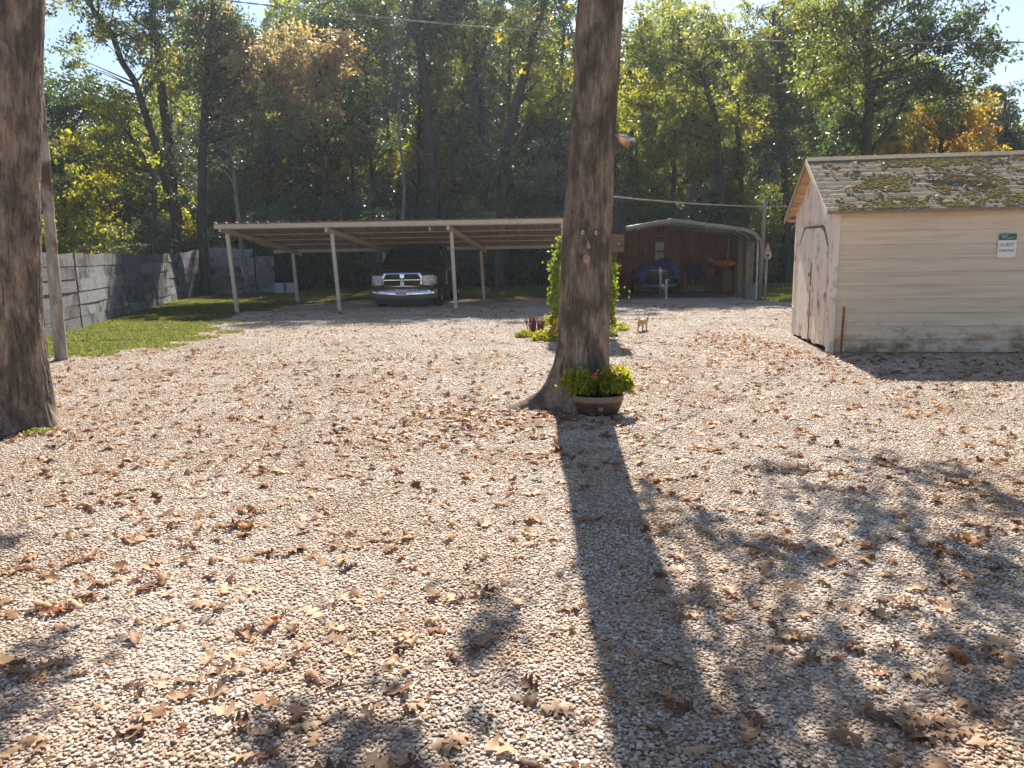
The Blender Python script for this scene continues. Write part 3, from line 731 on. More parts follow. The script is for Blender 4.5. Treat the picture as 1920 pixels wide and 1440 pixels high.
# ------------------------------------------------------------------ board fence
FP = [(-9.1, 12.2), (-9.40, 14.9), (-9.80, 17.3), (-10.8, 21.4), (-11.45, 24.6), (-12.3, 28.4), (-12.75, 31.6)]
fence = thing('board_fence', 'grey weathered fence of wide warped boards along the lawn', 'fence', (-10, 18, 0))
TOPS = [1.72, 1.74, 1.70, 1.70, 1.68, 1.70, 1.85]
def fence_run(a, b, ha, hb, par, seed, split=True, rows=6):
    r = random.Random(seed); a = Vector((*a, 0)); b = Vector((*b, 0)); d = (b-a); L = d.length; d.normalize(); nrm = Vector((d.y, -d.x, 0))
    cuts = [0, r.uniform(.42, .6), 1] if split and L > 2.6 else [0, 1]
    for s in range(len(cuts)-1):
        u0, u1 = cuts[s]*L+(.055 if s == 0 else .012), cuts[s+1]*L-(.055 if s == len(cuts)-2 else .012)
        for k in range(rows):
            h0, h1 = [ (ha+(hb-ha)*u/L) for u in (u0, u1)]
            zj = [r.uniform(-.006, .006) for _ in range(4)]; sag = r.uniform(-.015, .008)
            n = 7; secs = []; bow = r.uniform(-.004, .018); tip = r.uniform(0, .014)
            for i in range(n):
                f = i/(n-1); u = u0+(u1-u0)*f; h = h0+(h1-h0)*f
                zb = h*k/rows+zj[0]*(1-f)+zj[1]*f+sag*math.sin(math.pi*f)+.002; zt = h*(k+1)/rows+zj[2]*(1-f)+zj[3]*f+sag*math.sin(math.pi*f)-.004
                if k == rows-1: zt += .02*math.sin(u*3)
                o0 = bow*math.sin(math.pi*f); p = a+d*u
                q0 = p+nrm*(.0+o0+tip); q1 = p+nrm*(o0)
                secs.append([tuple(q0+Vector((0, 0, zb))), tuple(q1+Vector((0, 0, zt))), tuple(q1-nrm*.022+Vector((0, 0, zt))), tuple(q0-nrm*.022+Vector((0, 0, zb)))])
            m = MB(); m.loft(secs, smooth=False); m.build('board', MT['fence'], par)
    return a, d, nrm
for i in range(len(FP)-1):
    a, d, nrm = fence_run(FP[i], FP[i+1], TOPS[i], TOPS[i+1], fence, 50+i)
    m = MB(); m.box((a.x-nrm.x*.08, a.y-nrm.y*.08, .84), (.09, .09, 1.66), rz=math.atan2(d.y, d.x)); m.build('post', MT['plank'], fence)
fence2 = thing('board_fence', 'grey fence run closing the far corner behind the thin tree', 'fence', (-11.6, 32, 0))
fence_run((-12.6, 31.9), (-10.75, 32.4), 1.92, 1.86, fence2, 70, False, 5)
fence_run((-10.7, 32.4), (-9.95, 32.6), 1.55, 1.5, fence2, 71, False, 4)
m = MB(); m.box((-10.72, 32.5, .8), (.09, .09, 1.6)); m.build('post', MT['fence'], fence2)

# ------------------------------------------------------------------ lean-to roof behind the fence
lt = thing('low_roof', 'low grey metal lean-to roof showing above the fence', 'lean-to', (-18, 32, 0))
A = P(108, 460, 34.2); B = P(320, 457, 34.2); C_ = P(112, 480, 31)
m = MB()
for k in range(20):
    x0 = A[0]-.0+(B[0]-A[0])*k/20; x1 = A[0]+(B[0]-A[0])*(k+1)/20; xm = x0+(x1-x0)*.35
    m.add([(x0, 31, C_[2]), (xm, 31, C_[2]+.025), (x1, 31, C_[2]), (x0, 34.2, A[2]), (xm, 34.2, A[2]+.025), (x1, 34.2, A[2])], [(0, 1, 4, 3), (1, 2, 5, 4)])
m.build('roof_sheet', MT['metal_roof'], lt)
for x in (A[0]+.1, (A[0]+B[0])/2, B[0]-.1):
    for y, hh in ((31.1, C_[2]), (34.1, A[2])):
        q = MB(); q.box((x, y, hh/2-.03), (.09, .09, hh-.08)); q.build('post', MT['wood_post'], lt)
for y, z in ((31.1, C_[2]-.07), (34.1, A[2]-.09)):
    q = MB(); q.box2((A[0], y-.03, z-.06), (B[0], y+.03, z+.05)); q.build('beam', MT['wood_post'], lt)

# ------------------------------------------------------------------ carport with sloping sheet roof
CY0, CY1, CZ0, CZ1 = 21.2, 26.05, 2.45, 1.76       # front and back edges
CX0, CX1 = -8.08, 1.75
def cz(y): return CZ0+(CZ1-CZ0)*(y-CY0)/(CY1-CY0)
cp = thing('carport', 'long open carport with ribbed sheet roof on slim white posts', 'carport', (-3, 23.5, 0))
pw = .852; prof = [(0, 0), (.025, .042), (.065, .042), (.09, 0)]
ps = []
for k in range(3): ps += [(k*pw/3+u, w) for u, w in prof]
ps.append((pw, 0))
m = MB(); secs = []
sl = (CZ1-CZ0)/(CY1-CY0)
m.loft([[(u, y, w+sl*y) for u, w in ps]+[(u, y, w-.004+sl*y) for u, w in reversed(ps)] for y in (-.1, CY1-CY0+.08)], smooth=False)
pm = m.mesh('roof_panel', MT['metal_roof'])
npan = int(round((CX1-CX0)/pw)); 
for k in range(npan): 
    o = link('roof_panel', pm, cp, Vector((CX0+k*pw, CY0, CZ0+.002))-Vector((-3, 23.5, 0)))
fas = MB(); fas.box2((CX0, CY0-.03, CZ0-.13), (CX0+npan*pw, CY0+.01, CZ0-.008)); fas.build('fascia', MT['metal_white'], cp)
bb = MB(); bb.box2((CX0+.1, CY1-.09, CZ1-.11), (CX0+npan*pw, CY1-.04, CZ1-.0)); bb.build('back_beam', MT['metal_white'], cp)
for k in range(4):
    y = CY0+(k+.75)*(CY1-CY0)/4.9
    q = MB(); q.box2((CX0+.02, y-.02, cz(y)-.03), (CX0+npan*pw, y+.02, cz(y)-.003)); q.build('purlin', MT['metal_white'], cp)
fx = [-7.78, -4.86, -1.56, 1.5]
bx = [-7.2, -4.15, -.90, 2.0]
for i in range(4):
    xf, xb = fx[i], bx[i]; t0 = P([425, 632, 851, 1058][i], 438, 21.6)
    lean = [-.1, -.1, -.06, 0][i]
    q = MB(); zt = cz(21.6)-.19; q.bar((xf, 21.6, -.02), (xf+lean, 21.6, zt), .095, .095, (0, 1, 0)); q.build('post', MT['metal_white'], cp)
    q = MB(); zt = cz(25.75)-.18; q.bar((xb, 25.75, -.02), (xb-.06, 25.75, zt), .095, .095, (0, 1, 0)); q.build('post', MT['metal_white'], cp)
    q = MB(); xs = xf+lean; y0, y1 = CY0+.02, CY1+.2
    ex = (xb-xs)/(25.75-21.6)
    q.bar((xs+(y0-21.6)*ex, y0, cz(y0)-.14-(0.06 if i else 0)), (xs+(y1-21.6)*ex, y1, cz(y1)-.13), .075, .13); q.build('rafter', MT['metal_white'], cp)
lamp = thing('lamp_socket', 'small bare lamp socket under the carport roof', 'lamp', tuple(P(806, 429, 21.9)))
q = MB(); c = Vector(P(806, 429, 21.9)); q.lathe([(0, -.06), (.03, -.055), (.04, -.02), (.03, .01), (.03, .06)], c, 12); q.build('bulb', MT['white_plastic'], lamp)

# ------------------------------------------------------------------ pickup truck
TX, TY, TR = -3.12, 21.98, rad(-4.2)
tk = thing('pickup_truck', 'dark pickup truck with chrome grille parked under the carport', 'truck', (TX, TY, 0), TR)
def sec(y, hw, zb, zt, tum=.0, r=.09):
    w2 = hw-tum
    return [(-hw+.03, y, zb), (-hw, y, zb+.08), (-hw, y, zt-.28), (-w2-.0, y, zt-r), (-w2+r, y, zt-.015), (-w2*.5, y, zt+.012), (0, y, zt+.02), (w2*.5, y, zt+.012), (w2-r, y, zt-.015), (w2, y, zt-r), (hw, y, zt-.28), (hw, y, zb+.08), (hw-.03, y, zb)]
m = MB()
m.loft([sec(.19, .80, .58, 1.0), sec(.27, .90, .42, 1.10), sec(.40, .955, .4, 1.15, .02), sec(.9, .965, .4, 1.19, .03), sec(1.35, .97, .4, 1.22, .03), sec(1.6, .97, .38, 1.23, .03)])
m.build('hood', MT['truck'], tk, local=True)
m = MB()
m.loft([sec(1.6, .972, .36, 1.2, .02), sec(2.4, .975, .34, 1.2, .02), sec(3.6, .975, .34, 1.2, .02), sec(3.72, .97, .36, 1.2, .02)]); m.build('cab_body', MT['truck'], tk, local=True)
m = MB()
m.loft([sec(3.76, .97, .42, 1.22, .01, .04), sec(4.6, .975, .42, 1.22, .01, .04), sec(5.55, .97, .45, 1.22, .01, .04)]); m.build('truck_bed', MT['truck'], tk, local=True)
# greenhouse: pillars and roof around glass
def gh(y, hw, z): return (hw, y, z)
W0, W1, WT0, WT1 = (1.55, .88, 1.2), (2.2, .74, 1.74), (3.25, .74, 1.76), (3.68, .86, 1.2)
m = MB()
m.loft([[(-.72, 2.17, 1.735), (-.5, 2.15, 1.765), (0, 2.14, 1.775), (.5, 2.15, 1.765), (.72, 2.17, 1.735), (.76, 2.17, 1.69), (-.76, 2.17, 1.69)],
        [(-.73, 2.7, 1.755), (-.5, 2.7, 1.79), (0, 2.7, 1.80), (.5, 2.7, 1.79), (.73, 2.7, 1.755), (.78, 2.7, 1.70), (-.78, 2.7, 1.70)],
        [(-.72, 3.3, 1.735), (-.5, 3.3, 1.765), (0, 3.3, 1.775), (.5, 3.3, 1.765), (.72, 3.3, 1.735), (.77, 3.3, 1.68), (-.77, 3.3, 1.68)]]); m.build('cab_roof', MT['truck'], tk, local=True)
for s in (-1, 1):
    for pa, pb_, w_, h_ in (((s*.885, 1.5, 1.2), (s*.75, 2.18, 1.71), .06, .07), ((s*.9, 2.75, 1.19), (s*.77, 2.75, 1.71), .05, .09), ((s*.87, 3.66, 1.19), (s*.75, 3.28, 1.71), .07, .1)):
        q = MB(); q.bar(pa, pb_, w_, h_); q.build('pillar', MT['truck'], tk, local=True)
q = MB(); q.loft([[(-.86, 1.53, 1.215), (.86, 1.53, 1.215)], [(-.73, 2.17, 1.70), (.73, 2.17, 1.70)]], False, False); q.build('windscreen', MT['glass'], tk, local=True)
q = MB(); q.loft([[(-.85, 3.66, 1.2), (.85, 3.66, 1.2)], [(-.73, 3.3, 1.70), (.73, 3.3, 1.70)]], False, False); q.build('rear_window', MT['glass'], tk, local=True)
for s in (-1, 1):
    for y0, y1, u0, u1 in ((1.66, 2.72, 2.22, 2.72), (2.79, 3.6, 2.79, 3.27)):
        q = MB(); q.add([(s*.9, y0, 1.19), (s*.9, y1, 1.19), (s*.765, u1, 1.69), (s*.765, u0, 1.69)], [(0, 1, 2, 3)]); q.build('side_window', MT['glass'], tk, local=True)
    q = MB(); q.box((s*1.08, 1.72, 1.22), (.2, .1, .2), taper=(.8, .8)); q.bar((s*.95, 1.75, 1.16), (s*1.03, 1.73, 1.18), .05, .04); q.build('mirror', MT['black'], tk, bevel=.02, local=True)
    q = MB(); q.box((s*1.08, 1.775, 1.22), (.15, .012, .15)); q.build('mirror_glass', MT['chrome'], tk, local=True)
    for y in (2.62, 3.5):
        q = MB(); q.box((s*.985, y, 1.05), (.03, .16, .035)); q.build('door_handle', MT['chrome'], tk, local=True)
    for y in (1.62, 2.76, 3.68):
        q = MB(); q.box((s*.974, y, .8), (.008, .012, .72)); q.build('door_seam', MT['ink'], tk, local=True)
# front: grille surround, cross bars, badge
q = MB(); fy = .06
def frame_pts(w, zt, zb, y, ch): return [(-w+ch, y, zt), (w-ch, y, zt), (w, y, zt-.12), (w-.02, y, zb+.05), (w-.09, y, zb), (-w+.09, y, zb), (-w+.02, y, zb+.05), (-w, y, zt-.12)]
o1 = frame_pts(.60, 1.015, .625, fy, .09); o2 = frame_pts(.545, .975, .66, fy-.02, .085)
q.loft([[(x, y+.08, z) for x, y, z in o1], o1, o2, [(x, y+.06, z) for x, y, z in o2]], True, False, False); q.build('grille_surround', MT['chrome'], tk, local=True)
q = MB(); q.box((0, .12, .815), (1.1, .02, .33)); q.build('grille_mesh', MT['black'], tk, local=True)
for k in range(5):
    q = MB(); q.box((0, .105, .70+k*.058), (1.08, .015, .012)); q.build('grille_slat', MT['black'], tk, local=True)
q = MB(); q.box((0, .055, .815), (1.1, .05, .042)); q.build('crossbar', MT['chrome'], tk, bevel=.01, local=True)
q = MB(); q.loft([[(-.055, .04, .64), (.055, .04, .64), (.055, .09, .64), (-.055, .09, .64)], [(-.06, .03, .8), (.06, .03, .8), (.06, .09, .8), (-.06, .09, .8)], [(-.075, .05, .985), (.075, .05, .985), (.075, .09, .985), (-.075, .09, .985)]], smooth=False); q.build('crossbar', MT['chrome'], tk, bevel=.01, local=True)
bd = MB(); bd.prism([(-.055, .87), (.055, .87), (.06, .81), (.03, .755), (0, .735), (-.03, .755), (-.06, .81)], .018, .03); bdg = bd.build('badge', MT['black'], tk, local=True)
bd = MB()
bd.prism([(-.012, .84), (.012, .84), (.016, .79), (0, .76), (-.016, .79)], .012, .018)
for s in (-1, 1): bd.tube([(s*.012, .014, .838), (s*.036, .014, .845), (s*.046, .014, .815), (s*.036, .014, .785), (s*.024, .014, .795)], .006, 6)
bd.build('badge_emblem', MT['chrome'], bdg, local=True)
for s in (-1, 1):
    q = MB(); q.loft([[(s*.615, .085, .665), (s*.60, .075, .93), (s*.62, .2, .93), (s*.63, .2, .665)], [(s*.80, .11, .655), (s*.80, .11, .945), (s*.8, .25, .945), (s*.8, .25, .655)], [(s*.90, .17, .66), (s*.905, .18, .93), (s*.9, .3, .93), (s*.89, .3, .66)], [(s*.958, .30, .69), (s*.962, .33, .90), (s*.94, .4, .9), (s*.94, .4, .69)]], smooth=False)
    hl = q.build('headlight', MT['lens'], tk, local=True)
    q = MB(); q.box((s*.88, .155, .70), (.13, .03, .07), rz=s*.5); q.build('turn_signal', MT['amber'], hl, local=True)
    q = MB(); q.box((s*.62, .08, .395), (.2, .06, .09)); q.build('fog_lamp', MT['lens'], tk, bevel=.01, local=True)
# bumper
q = MB()
def bsec(x, y0, zt, zb): return [(x, y0+.05, zt), (x, y0-.03, zt-.03), (x, y0-.05, (zt+zb)/2), (x, y0-.02, zb+.03), (x, y0+.06, zb)]
q.loft([bsec(-.97, .42, .55, .30), bsec(-.93, .2, .56, .28), bsec(-.80, .07, .57, .26), bsec(-.45, .0, .55, .25), bsec(0, -.03, .545, .25), bsec(.45, .0, .55, .25), bsec(.80, .07, .57, .26), bsec(.93, .2, .56, .28), bsec(.97, .42, .55, .30)], False, False); q.build('bumper', MT['chrome'], tk, local=True)
q = MB(); q.box((0, .02, .405), (1.0, .12, .055)); q.build('bumper_intake', MT['black'], tk, local=True)
q = MB(); q.box((0, .12, .2), (1.6, .14, .13), taper=(1.05, 1)); q.build('air_dam', MT['black'], tk, local=True)
q = MB(); q.box((0, .13, .59), (1.78, .12, .08)); q.build('bumper_filler', MT['truck'], tk, local=True)
q = MB(); q.box((-.02, -.075, .455), (.31, .012, .155)); lp = q.build('licence_plate', MT['plate'], tk, local=True)
def text_mesh(txt, size, name, mat, parent, M, ext=.0008, spacing=1.0):
    cu = bpy.data.curves.new('lettering', 'FONT'); cu.body = txt; cu.size = size; cu.extrude = ext; cu.align_x = 'CENTER'; cu.align_y = 'CENTER'; cu.space_character = spacing
    ob = bpy.data.objects.new('lettering', cu); COL.objects.link(ob)
    bpy.context.view_layer.update()
    me = bpy.data.meshes.new_from_object(ob.evaluated_get(bpy.context.evaluated_depsgraph_get()))
    bpy.data.objects.remove(ob); bpy.data.curves.remove(cu)
    me.name = name; me.materials.clear(); me.materials.append(mat); me.transform(M)
    o = link(name, me, parent); return o
RX90 = Matrix.Rotation(math.pi/2, 4, 'X')
text_mesh('BLNMLE', .075, 'lettering', MT['ink'], lp, Matrix.Translation((-.02, -.0825, .45)) @ RX90, spacing=1.05)
q = MB(); q.box((-.02, -.083, .517), (.22, .002, .014)); q.build('plate_line', MT['amber'], lp, local=True)
# wheels
for s in (-1, 1):
    for y in (1.02, 4.55):
        w = bpy.data.objects.new('wheel', None); COL.objects.link(w); w.parent = tk; w.location = (s*.86, y, .385)
        RY = Matrix.Rotation(math.pi/2, 4, 'Y')
        q = MB(); q.lathe([(.24, -.13), (.345, -.135), (.375, -.11), (.385, -.05), (.385, .05), (.375, .11), (.345, .135), (.24, .13), (.24, -.13)], (0, 0, 0), 32, M=RY); q.build('tyre', MT['rubber'], w, local=True)
        q = MB(); q.lathe([(.0, .07), (.05, .075), (.06, .06), (.2, .045), (.235, .11), (.245, .12), (.245, -.12), (.0, -.12)], (0, 0, 0), 24, M=RY if s > 0 else Matrix.Rotation(-math.pi/2, 4, 'Y')); q.build('rim', MT['rim'], w, local=True)
    for y in (1.02, 4.55):       # wheel arch lips
        q = MB(); q.tube([(s*.965, y+.46*math.cos(a), .385+.46*math.sin(a)) for a in np.linspace(0, math.pi, 13)], .03, 6); q.build('wheel_arch', MT['black'], tk, local=True)
        q = MB(); q.prism([(y+.43*math.cos(a), .385+.43*math.sin(a)) for a in np.linspace(-.2, math.pi+.2, 17)], s*.972, s*.982, 'x'); q.build('wheel_well', MT['ink'], tk, local=True)
dp = MB(); dp.box((.982, 2.05, .80), (.006, .34, .42)); dpo = dp.build('door_sign', MT['cream_sign'], tk, local=True)
for k in range(3):
    q = MB(); q.box((.987, 2.05, .92-.11*k), (.003, .26-.04*(k % 2), .03)); q.build('faded_print', MT['terracotta'] if k == 2 else MT['galv'], dpo, local=True)

# ------------------------------------------------------------------ workshop: curved-eave metal barn, open front
BY, BROT = 23.2, rad(-7.5)
bn = thing('metal_barn', 'open metal barn with low gable roof and red-brown wooden back wall', 'barn', (4.88, BY, 0), BROT)
HW, EZ, RZ, DP = 2.56, 2.0, 2.42, 5.6      # half width, eave, ridge, depth ; local x across, y deep
def barn_prof(off=0):
    p = []
    for s in (-1, 1):
        side = [(s*(HW+off), .95), (s*(HW+off), EZ-.35), (s*(HW-.02+off), EZ-.18), (s*(HW-.16+off*.8), EZ-.02+off*.6), (s*(HW-.42), EZ+.09+off)]
        p.append(side)
    return p[0]+[(0, RZ+off)]+p[1][::-1]
pr = barn_prof(.035); pr2 = barn_prof(.02)
ns = 14                                    # roof sheets, one behind the other
top = [q for q in pr if q[1] > 1.5]; top2 = [q for q in pr2 if q[1] > 1.5]
for k in range(6):
    y0 = -.18+k*(DP+.3)/6; y1 = y0+(DP+.3)/6-.004
    m = MB(); ys = [y0+(y1-y0)*f for f in (0, .3, .34, .4, .44, .8, .84, .9, .94, 1)]; hs = [0, 0, .022, .022, 0, 0, .022, .022, 0, 0]
    m.loft([[(x*(1+h*.3), y, z+h) for x, z in top]+[(x, y, z) for x, z in reversed(top2)] for y, h in zip(ys, hs)], smooth=False); m.build('roof_sheet', MT['barn_metal'], bn, local=True)
bp = [q for q in barn_prof(-.03)]
bp[0] = (bp[0][0], 0); bp[-1] = (bp[-1][0], 0)
for k in range(5):
    y = .02+k*(DP-.1)/4
    m = MB(); m.tube([(x, y, z) for x, z in bp], .028, 4, smooth=False); m.build('frame_bow', MT['barn_frame'], bn, local=True)
for k, (x, z) in enumerate([(-1.9, 2.06), (-1.0, 2.2), (1.0, 2.2), (1.9, 2.06)]):
    m = MB(); m.box2((x-.03, -.1, z-.03), (x+.03, DP, z+.01)); m.build('purlin', MT['barn_frame'], bn, local=True)
# trim of the front gable and rake
m = MB()
tp = [q for q in barn_prof(.03) if q[1] > 1.5]; tb = [q for q in barn_prof(-.05) if q[1] > 1.45]
m.loft([[(a[0], y, a[1]) for a in tp]+[(a[0]*.985, y, a[1]-.07) for a in reversed(tp)] for y in (-.22, -.185)], smooth=False); m.build('rake_trim', MT['barn_metal'], bn, local=True)
# back wall boards (with light gaps) and window opening
def roof_z(x): return EZ+.06+(RZ-EZ-.06)*(1-abs(x)/HW)
WX0, WX1, WZ0, WZ1 = -.17, .16, 1.10, 1.82
x = -HW+.05
r = random.Random(4)
while x < HW-.05:
    w = .30; x1 = min(x+w, HW-.05); gap = .006 if x < -.6 else .001
    cx = (x+x1)/2
    def piece(z0, z1a, z1b, xa=x, xb=None):
        xb = (x1-gap) if xb is None else xb
        m = MB(); m.prism([(xa, z0), (xb, z0), (xb, z1b), (xa, z1a)], DP-.02, DP+.0+r.uniform(0, .004)); m.build('wall_board', MT['barn_wood'], bn, local=True)
    if x1 > WX0 and x < WX1:
        a, b = max(x, WX0), min(x1, WX1)
        if x < WX0: piece(.02, roof_z(x)-.02, roof_z(WX0)-.02, x, WX0)
        if x1 > WX1: piece(.02, roof_z(WX1)-.02, roof_z(x1)-.02, WX1, x1-gap)
        piece(.02, WZ0, WZ0, a, b); piece(WZ1, roof_z(a)-.02, roof_z(b)-.02, a, b)
    else: piece(.02, roof_z(x)-.02, roof_z(x1)-.02)
    x = x1
m = MB(); m.box2((-HW+.05, DP-.05, 1.24), (WX0-.04, DP-.022, 1.30)); m.box2((WX1+.04, DP-.05, 1.24), (HW-.05, DP-.022, 1.30)); m.build('wall_rail', MT['barn_wood'], bn, local=True)
win = MB()
for a, b in (((WX0-.04, WZ0-.04), (WX0, WZ1+.04)), ((WX1, WZ0-.04), (WX1+.04, WZ1+.04)), ((WX0, WZ0-.04), (WX1, WZ0)), ((WX0, WZ1), (WX1, WZ1+.04)), ((WX0, 1.44), (WX1, 1.49))):
    win.box2((a[0], DP-.06, a[1]), (b[0], DP+.01, b[1]))
wino = win.build('window', MT['barn_wood'], bn, local=True)
for z0, z1 in ((WZ0+.005, 1.435), (1.495, WZ1-.005)):
    for a, b in ((WX0+.005, -.002), (.012, WX1-.005)):
        q = MB(); q.box2((a, DP-.03, z0), (b, DP-.025, z1)); q.build('pane', MT['pane'], wino, local=True)
# right wall: slatted panels lit from outside, plank posts
for k in range(26):
    z = .12+k*.062
    for y0, y1 in ((.35, 1.15), (2.2, 2.75)):
        q = MB(); q.box2((HW-.10, y0, z), (HW-.085, y1, z+.046)); q.build('slat', MT['pallet'], bn, local=True)
for y in (1.3, 1.55, 1.85, 2.9, 3.5, 4.2):
    q = MB(); q.box2((HW-.13, y, .02), (HW-.06, y+.2, 1.8)); q.build('side_plank', MT['plank'], bn, local=True)
q = MB(); q.box2((HW-.055, 3.0, .02), (HW-.03, DP, 1.9)); q.build('side_panel', MT['barn_metal'], bn, local=True)
q = MB(); q.box2((-HW+.03, .1, .02), (-HW+.055, DP, 1.7)); q.build('side_panel', MT['barn_metal'], bn, local=True)
def BL(px, py, ly):
    """point seen at a pixel on the barn plane ly metres inside the front"""
    a = BROT; n = np.array([-math.sin(a), math.cos(a), 0]); o = np.array([4.88, BY, 0])+n*ly
    d = ray(px, py); e = np.array([0, 0, CAM_H]); return e+d*(((o-e)@n)/(d@n))
lf = thing('wall_lamp', 'round twin wall lamp above the barn window', 'lamp', tuple(BL(1237, 442, DP-.1)))
c = Vector(BL(1237, 442, DP-.1)); q = MB(); q.lathe([(0, -.05), (.06, -.04), (.08, 0), (.06, .04), (0, .05)], c, 12); q.build('base', MT['galv'], lf)
for s in (-1, 1):
    q = MB(); q.lathe([(0, -.05), (.045, -.03), (.05, .03), (0, .05)], c+Vector((s*.1, -.05, .0)), 10); q.build('lamp_head', MT['galv'], lf)
wr = thing('rolled_cable', 'pale bundle of cable hung under the barn ridge', 'cable', tuple(BL(1247, 419, .2)))
q = MB(); c = Vector(BL(1245, 419, .2))
for k in range(5): q.tube([c+Vector((-.16+.02*k, 0, .0+.01*k)), c+Vector((-.05, .02*k, .05-.01*k)), c+Vector((.05+.02*k, 0, .03)), c+Vector((.16, .01*k, -.03))], .012, 5)
q.build('coil', MT['white_plastic'], wr)

# boat on its trailer, under a blue tarp
bt_o = BL(1236, 556, 1.6)
boat = thing('boat', 'olive fishing boat with pointed bow under the tarp', 'boat', (bt_o[0]+.02, bt_o[1], 0), rad(-6))
m = MB(); S = []
for y, w, zk, zg in ((0, .03, .62, .86), (.25, .30, .5, .87), (.7, .52, .42, .86), (1.4, .66, .38, .85), (3.0, .70, .38, .84), (3.6, .69, .40, .84)):
    S.append([(-w, y, zg), (-w*.97, y, (zk+zg)/2), (-w*.55, y, zk+.03), (0, y, zk), (w*.55, y, zk+.03), (w*.97, y, (zk+zg)/2), (w, y, zg), (w*.8, y, zg-.03), (-w*.8, y, zg-.03)])
m.loft(S, smooth=False); m.build('hull', MT['hull'], boat, local=True)
m = MB(); m.tube([(-.69, 3.6, .85), (-.65, 1.4, .86), (-.51, .7, .87), (-.3, .25, .88), (0, 0, .87), (.3, .25, .88), (.51, .7, .87), (.65, 1.4, .86), (.69, 3.6, .85)], .02, 6); m.build('gunwale', MT['galv'], boat, local=True)
tp = thing('tarpaulin', 'wrinkled blue tarp draped over the boat', 'tarp', tuple(boat.location), rad(-6))
m = MB(); S = []; r = random.Random(3)
for i, y in enumerate(np.linspace(.25, 3.4, 16)):
    row = []; w = min(.78, .42+.5*y)
    for k in range(15):
        u = -1+2*k/14; hgt = .98+.22*math.exp(-((u-.55)/.4)**2)*(1 if y > .4 else .5)+.06*math.sin(y*2.2+u)
        z = hgt-.30*abs(u)**4-.0*y+.018*math.sin(9*u+5*y)+r.uniform(-.012, .012)
        row.append((u*w, y-.05*abs(u)+r.uniform(-.02, .02), z if i else z-.12-.08*math.cos(6*u)))
    S.append(row)
m.loft(S, False, False, True); m.build('sheet', MT['tarp'], tp, local=True)
tl = thing('boat_trailer', 'galvanised boat trailer with winch post and front jack', 'trailer', tuple(boat.location), rad(-6))
for s in (-1, 1):
    q = MB(); q.bar((s*.06, -.85, .42), (s*.62, .9, .36), .06, .08); q.bar((s*.62, .9, .36), (s*.62, 3.6, .34), .06, .08); q.build('rail', MT['galv'], tl, local=True)
    w = bpy.data.objects.new('wheel', None); COL.objects.link(w); w.parent = tl; w.location = (s*.8, 2.4, .27)
    RY = Matrix.Rotation(math.pi/2, 4, 'Y')
    q = MB(); q.lathe([(.14, -.08), (.24, -.08), (.27, -.04), (.27, .04), (.24, .08), (.14, .08), (.14, -.08)], n=20, M=RY); q.build('tyre', MT['rubber'], w, local=True)
    q = MB(); q.lathe([(0, .05), (.14, .04), (.145, -.07), (0, -.07)], n=16, M=RY if s > 0 else Matrix.Rotation(-math.pi/2, 4, 'Y')); q.build('rim', MT['rim'], w, local=True)
q = MB(); q.bar((0, -.25, .4), (0, .02, .98), .06, .06); q.box((0, -.03, .86), (.12, .14, .12)); q.tube([(.08, -.03, .86), (.18, -.05, .86), (.2, -.05, .76)], .012, 6); q.build('winch_post', MT['galv'], tl, local=True)
jx = BL(1246, 556, .75)
q = MB(); q.tube([(.13, -.75, .03), (.13, -.75, .62)], .03, 10); q.lathe([(0, 0), (.07, .0), (.075, .02), (.03, .05)], (.13, -.75, .0), 12); q.tube([(.13, -.75, .6), (.2, -.78, .63), (.21, -.78, .55)], .012, 6); q.build('jack', MT['white_plastic'], tl, local=True)
for s in (-1, 1):
    q = MB(); q.tube([(s*.06, -.8, .42), (s*.08, -.75, .2), (s*.06, -.6, .14), (s*.02, -.5, .2), (s*.05, -.4, .4)], .012, 6); q.build('safety_chain', MT['galv'], tl, local=True)
q = MB(); q.box((0, -.9, .43), (.1, .16, .09), taper=(.7, .8)); q.build('coupler', MT['galv'], tl, local=True)

# things standing and hanging in the barn
def wall_pt(px, py, ly): return Vector(BL(px, py, ly))
sh = thing('shovel', 'long-handled shovel leaning on the barn wall', 'shovel', tuple(wall_pt(1283, 545, 5.0)*1))
a = wall_pt(1282, 508, 5.2); b = wall_pt(1285, 546, 4.9); q = MB(); q.tube([b, a], .018, 8); q.build('handle', MT['raw_wood'], sh)
q = MB(); q.loft([[tuple(a+Vector((x*w, .01-.02*abs(x), z))) for x in (-1, -.5, 0, .5, 1)] for z, w in ((0, .1), (.1, .12), (.2, .1), (.28, .02))], False, False, False); q.build('blade', MT['rust'], sh)
bag = thing('hanging_bag', 'navy cloth bag hanging on the barn wall by its straps', 'bag', tuple(wall_pt(1302, 508, 5.3)))
q = MB(); c = wall_pt(1302, 508, 5.3); S = []
for z, w, d in ((.28, .20, .03), (.2, .24, .07), (0, .26, .1), (-.2, .25, .09), (-.30, .2, .03)):
    S.append([tuple(c+Vector((w*math.cos(a)*(1+.05*math.sin(5*a)), d*math.sin(a), z))) for a in np.linspace(0, 2*math.pi, 14, endpoint=False)])
q.loft(S); q.build('body', MT['blue_cloth'], bag)
for s in (-1, 1):
    q = MB(); q.tube([c+Vector((s*.16, 0, .26)), c+Vector((s*.1, .03, .5)), c+Vector((s*.02, .05, .62))], .016, 6); q.build('strap', MT['blue_cloth'], bag)
kk = thing('kayak', 'short orange kayak hung by a rope near the barn side wall', 'kayak', tuple(wall_pt(1356, 496, 3.4)))
a = wall_pt(1334, 492, 3.4); b = wall_pt(1381, 494, 2.9); q = MB(); S = []
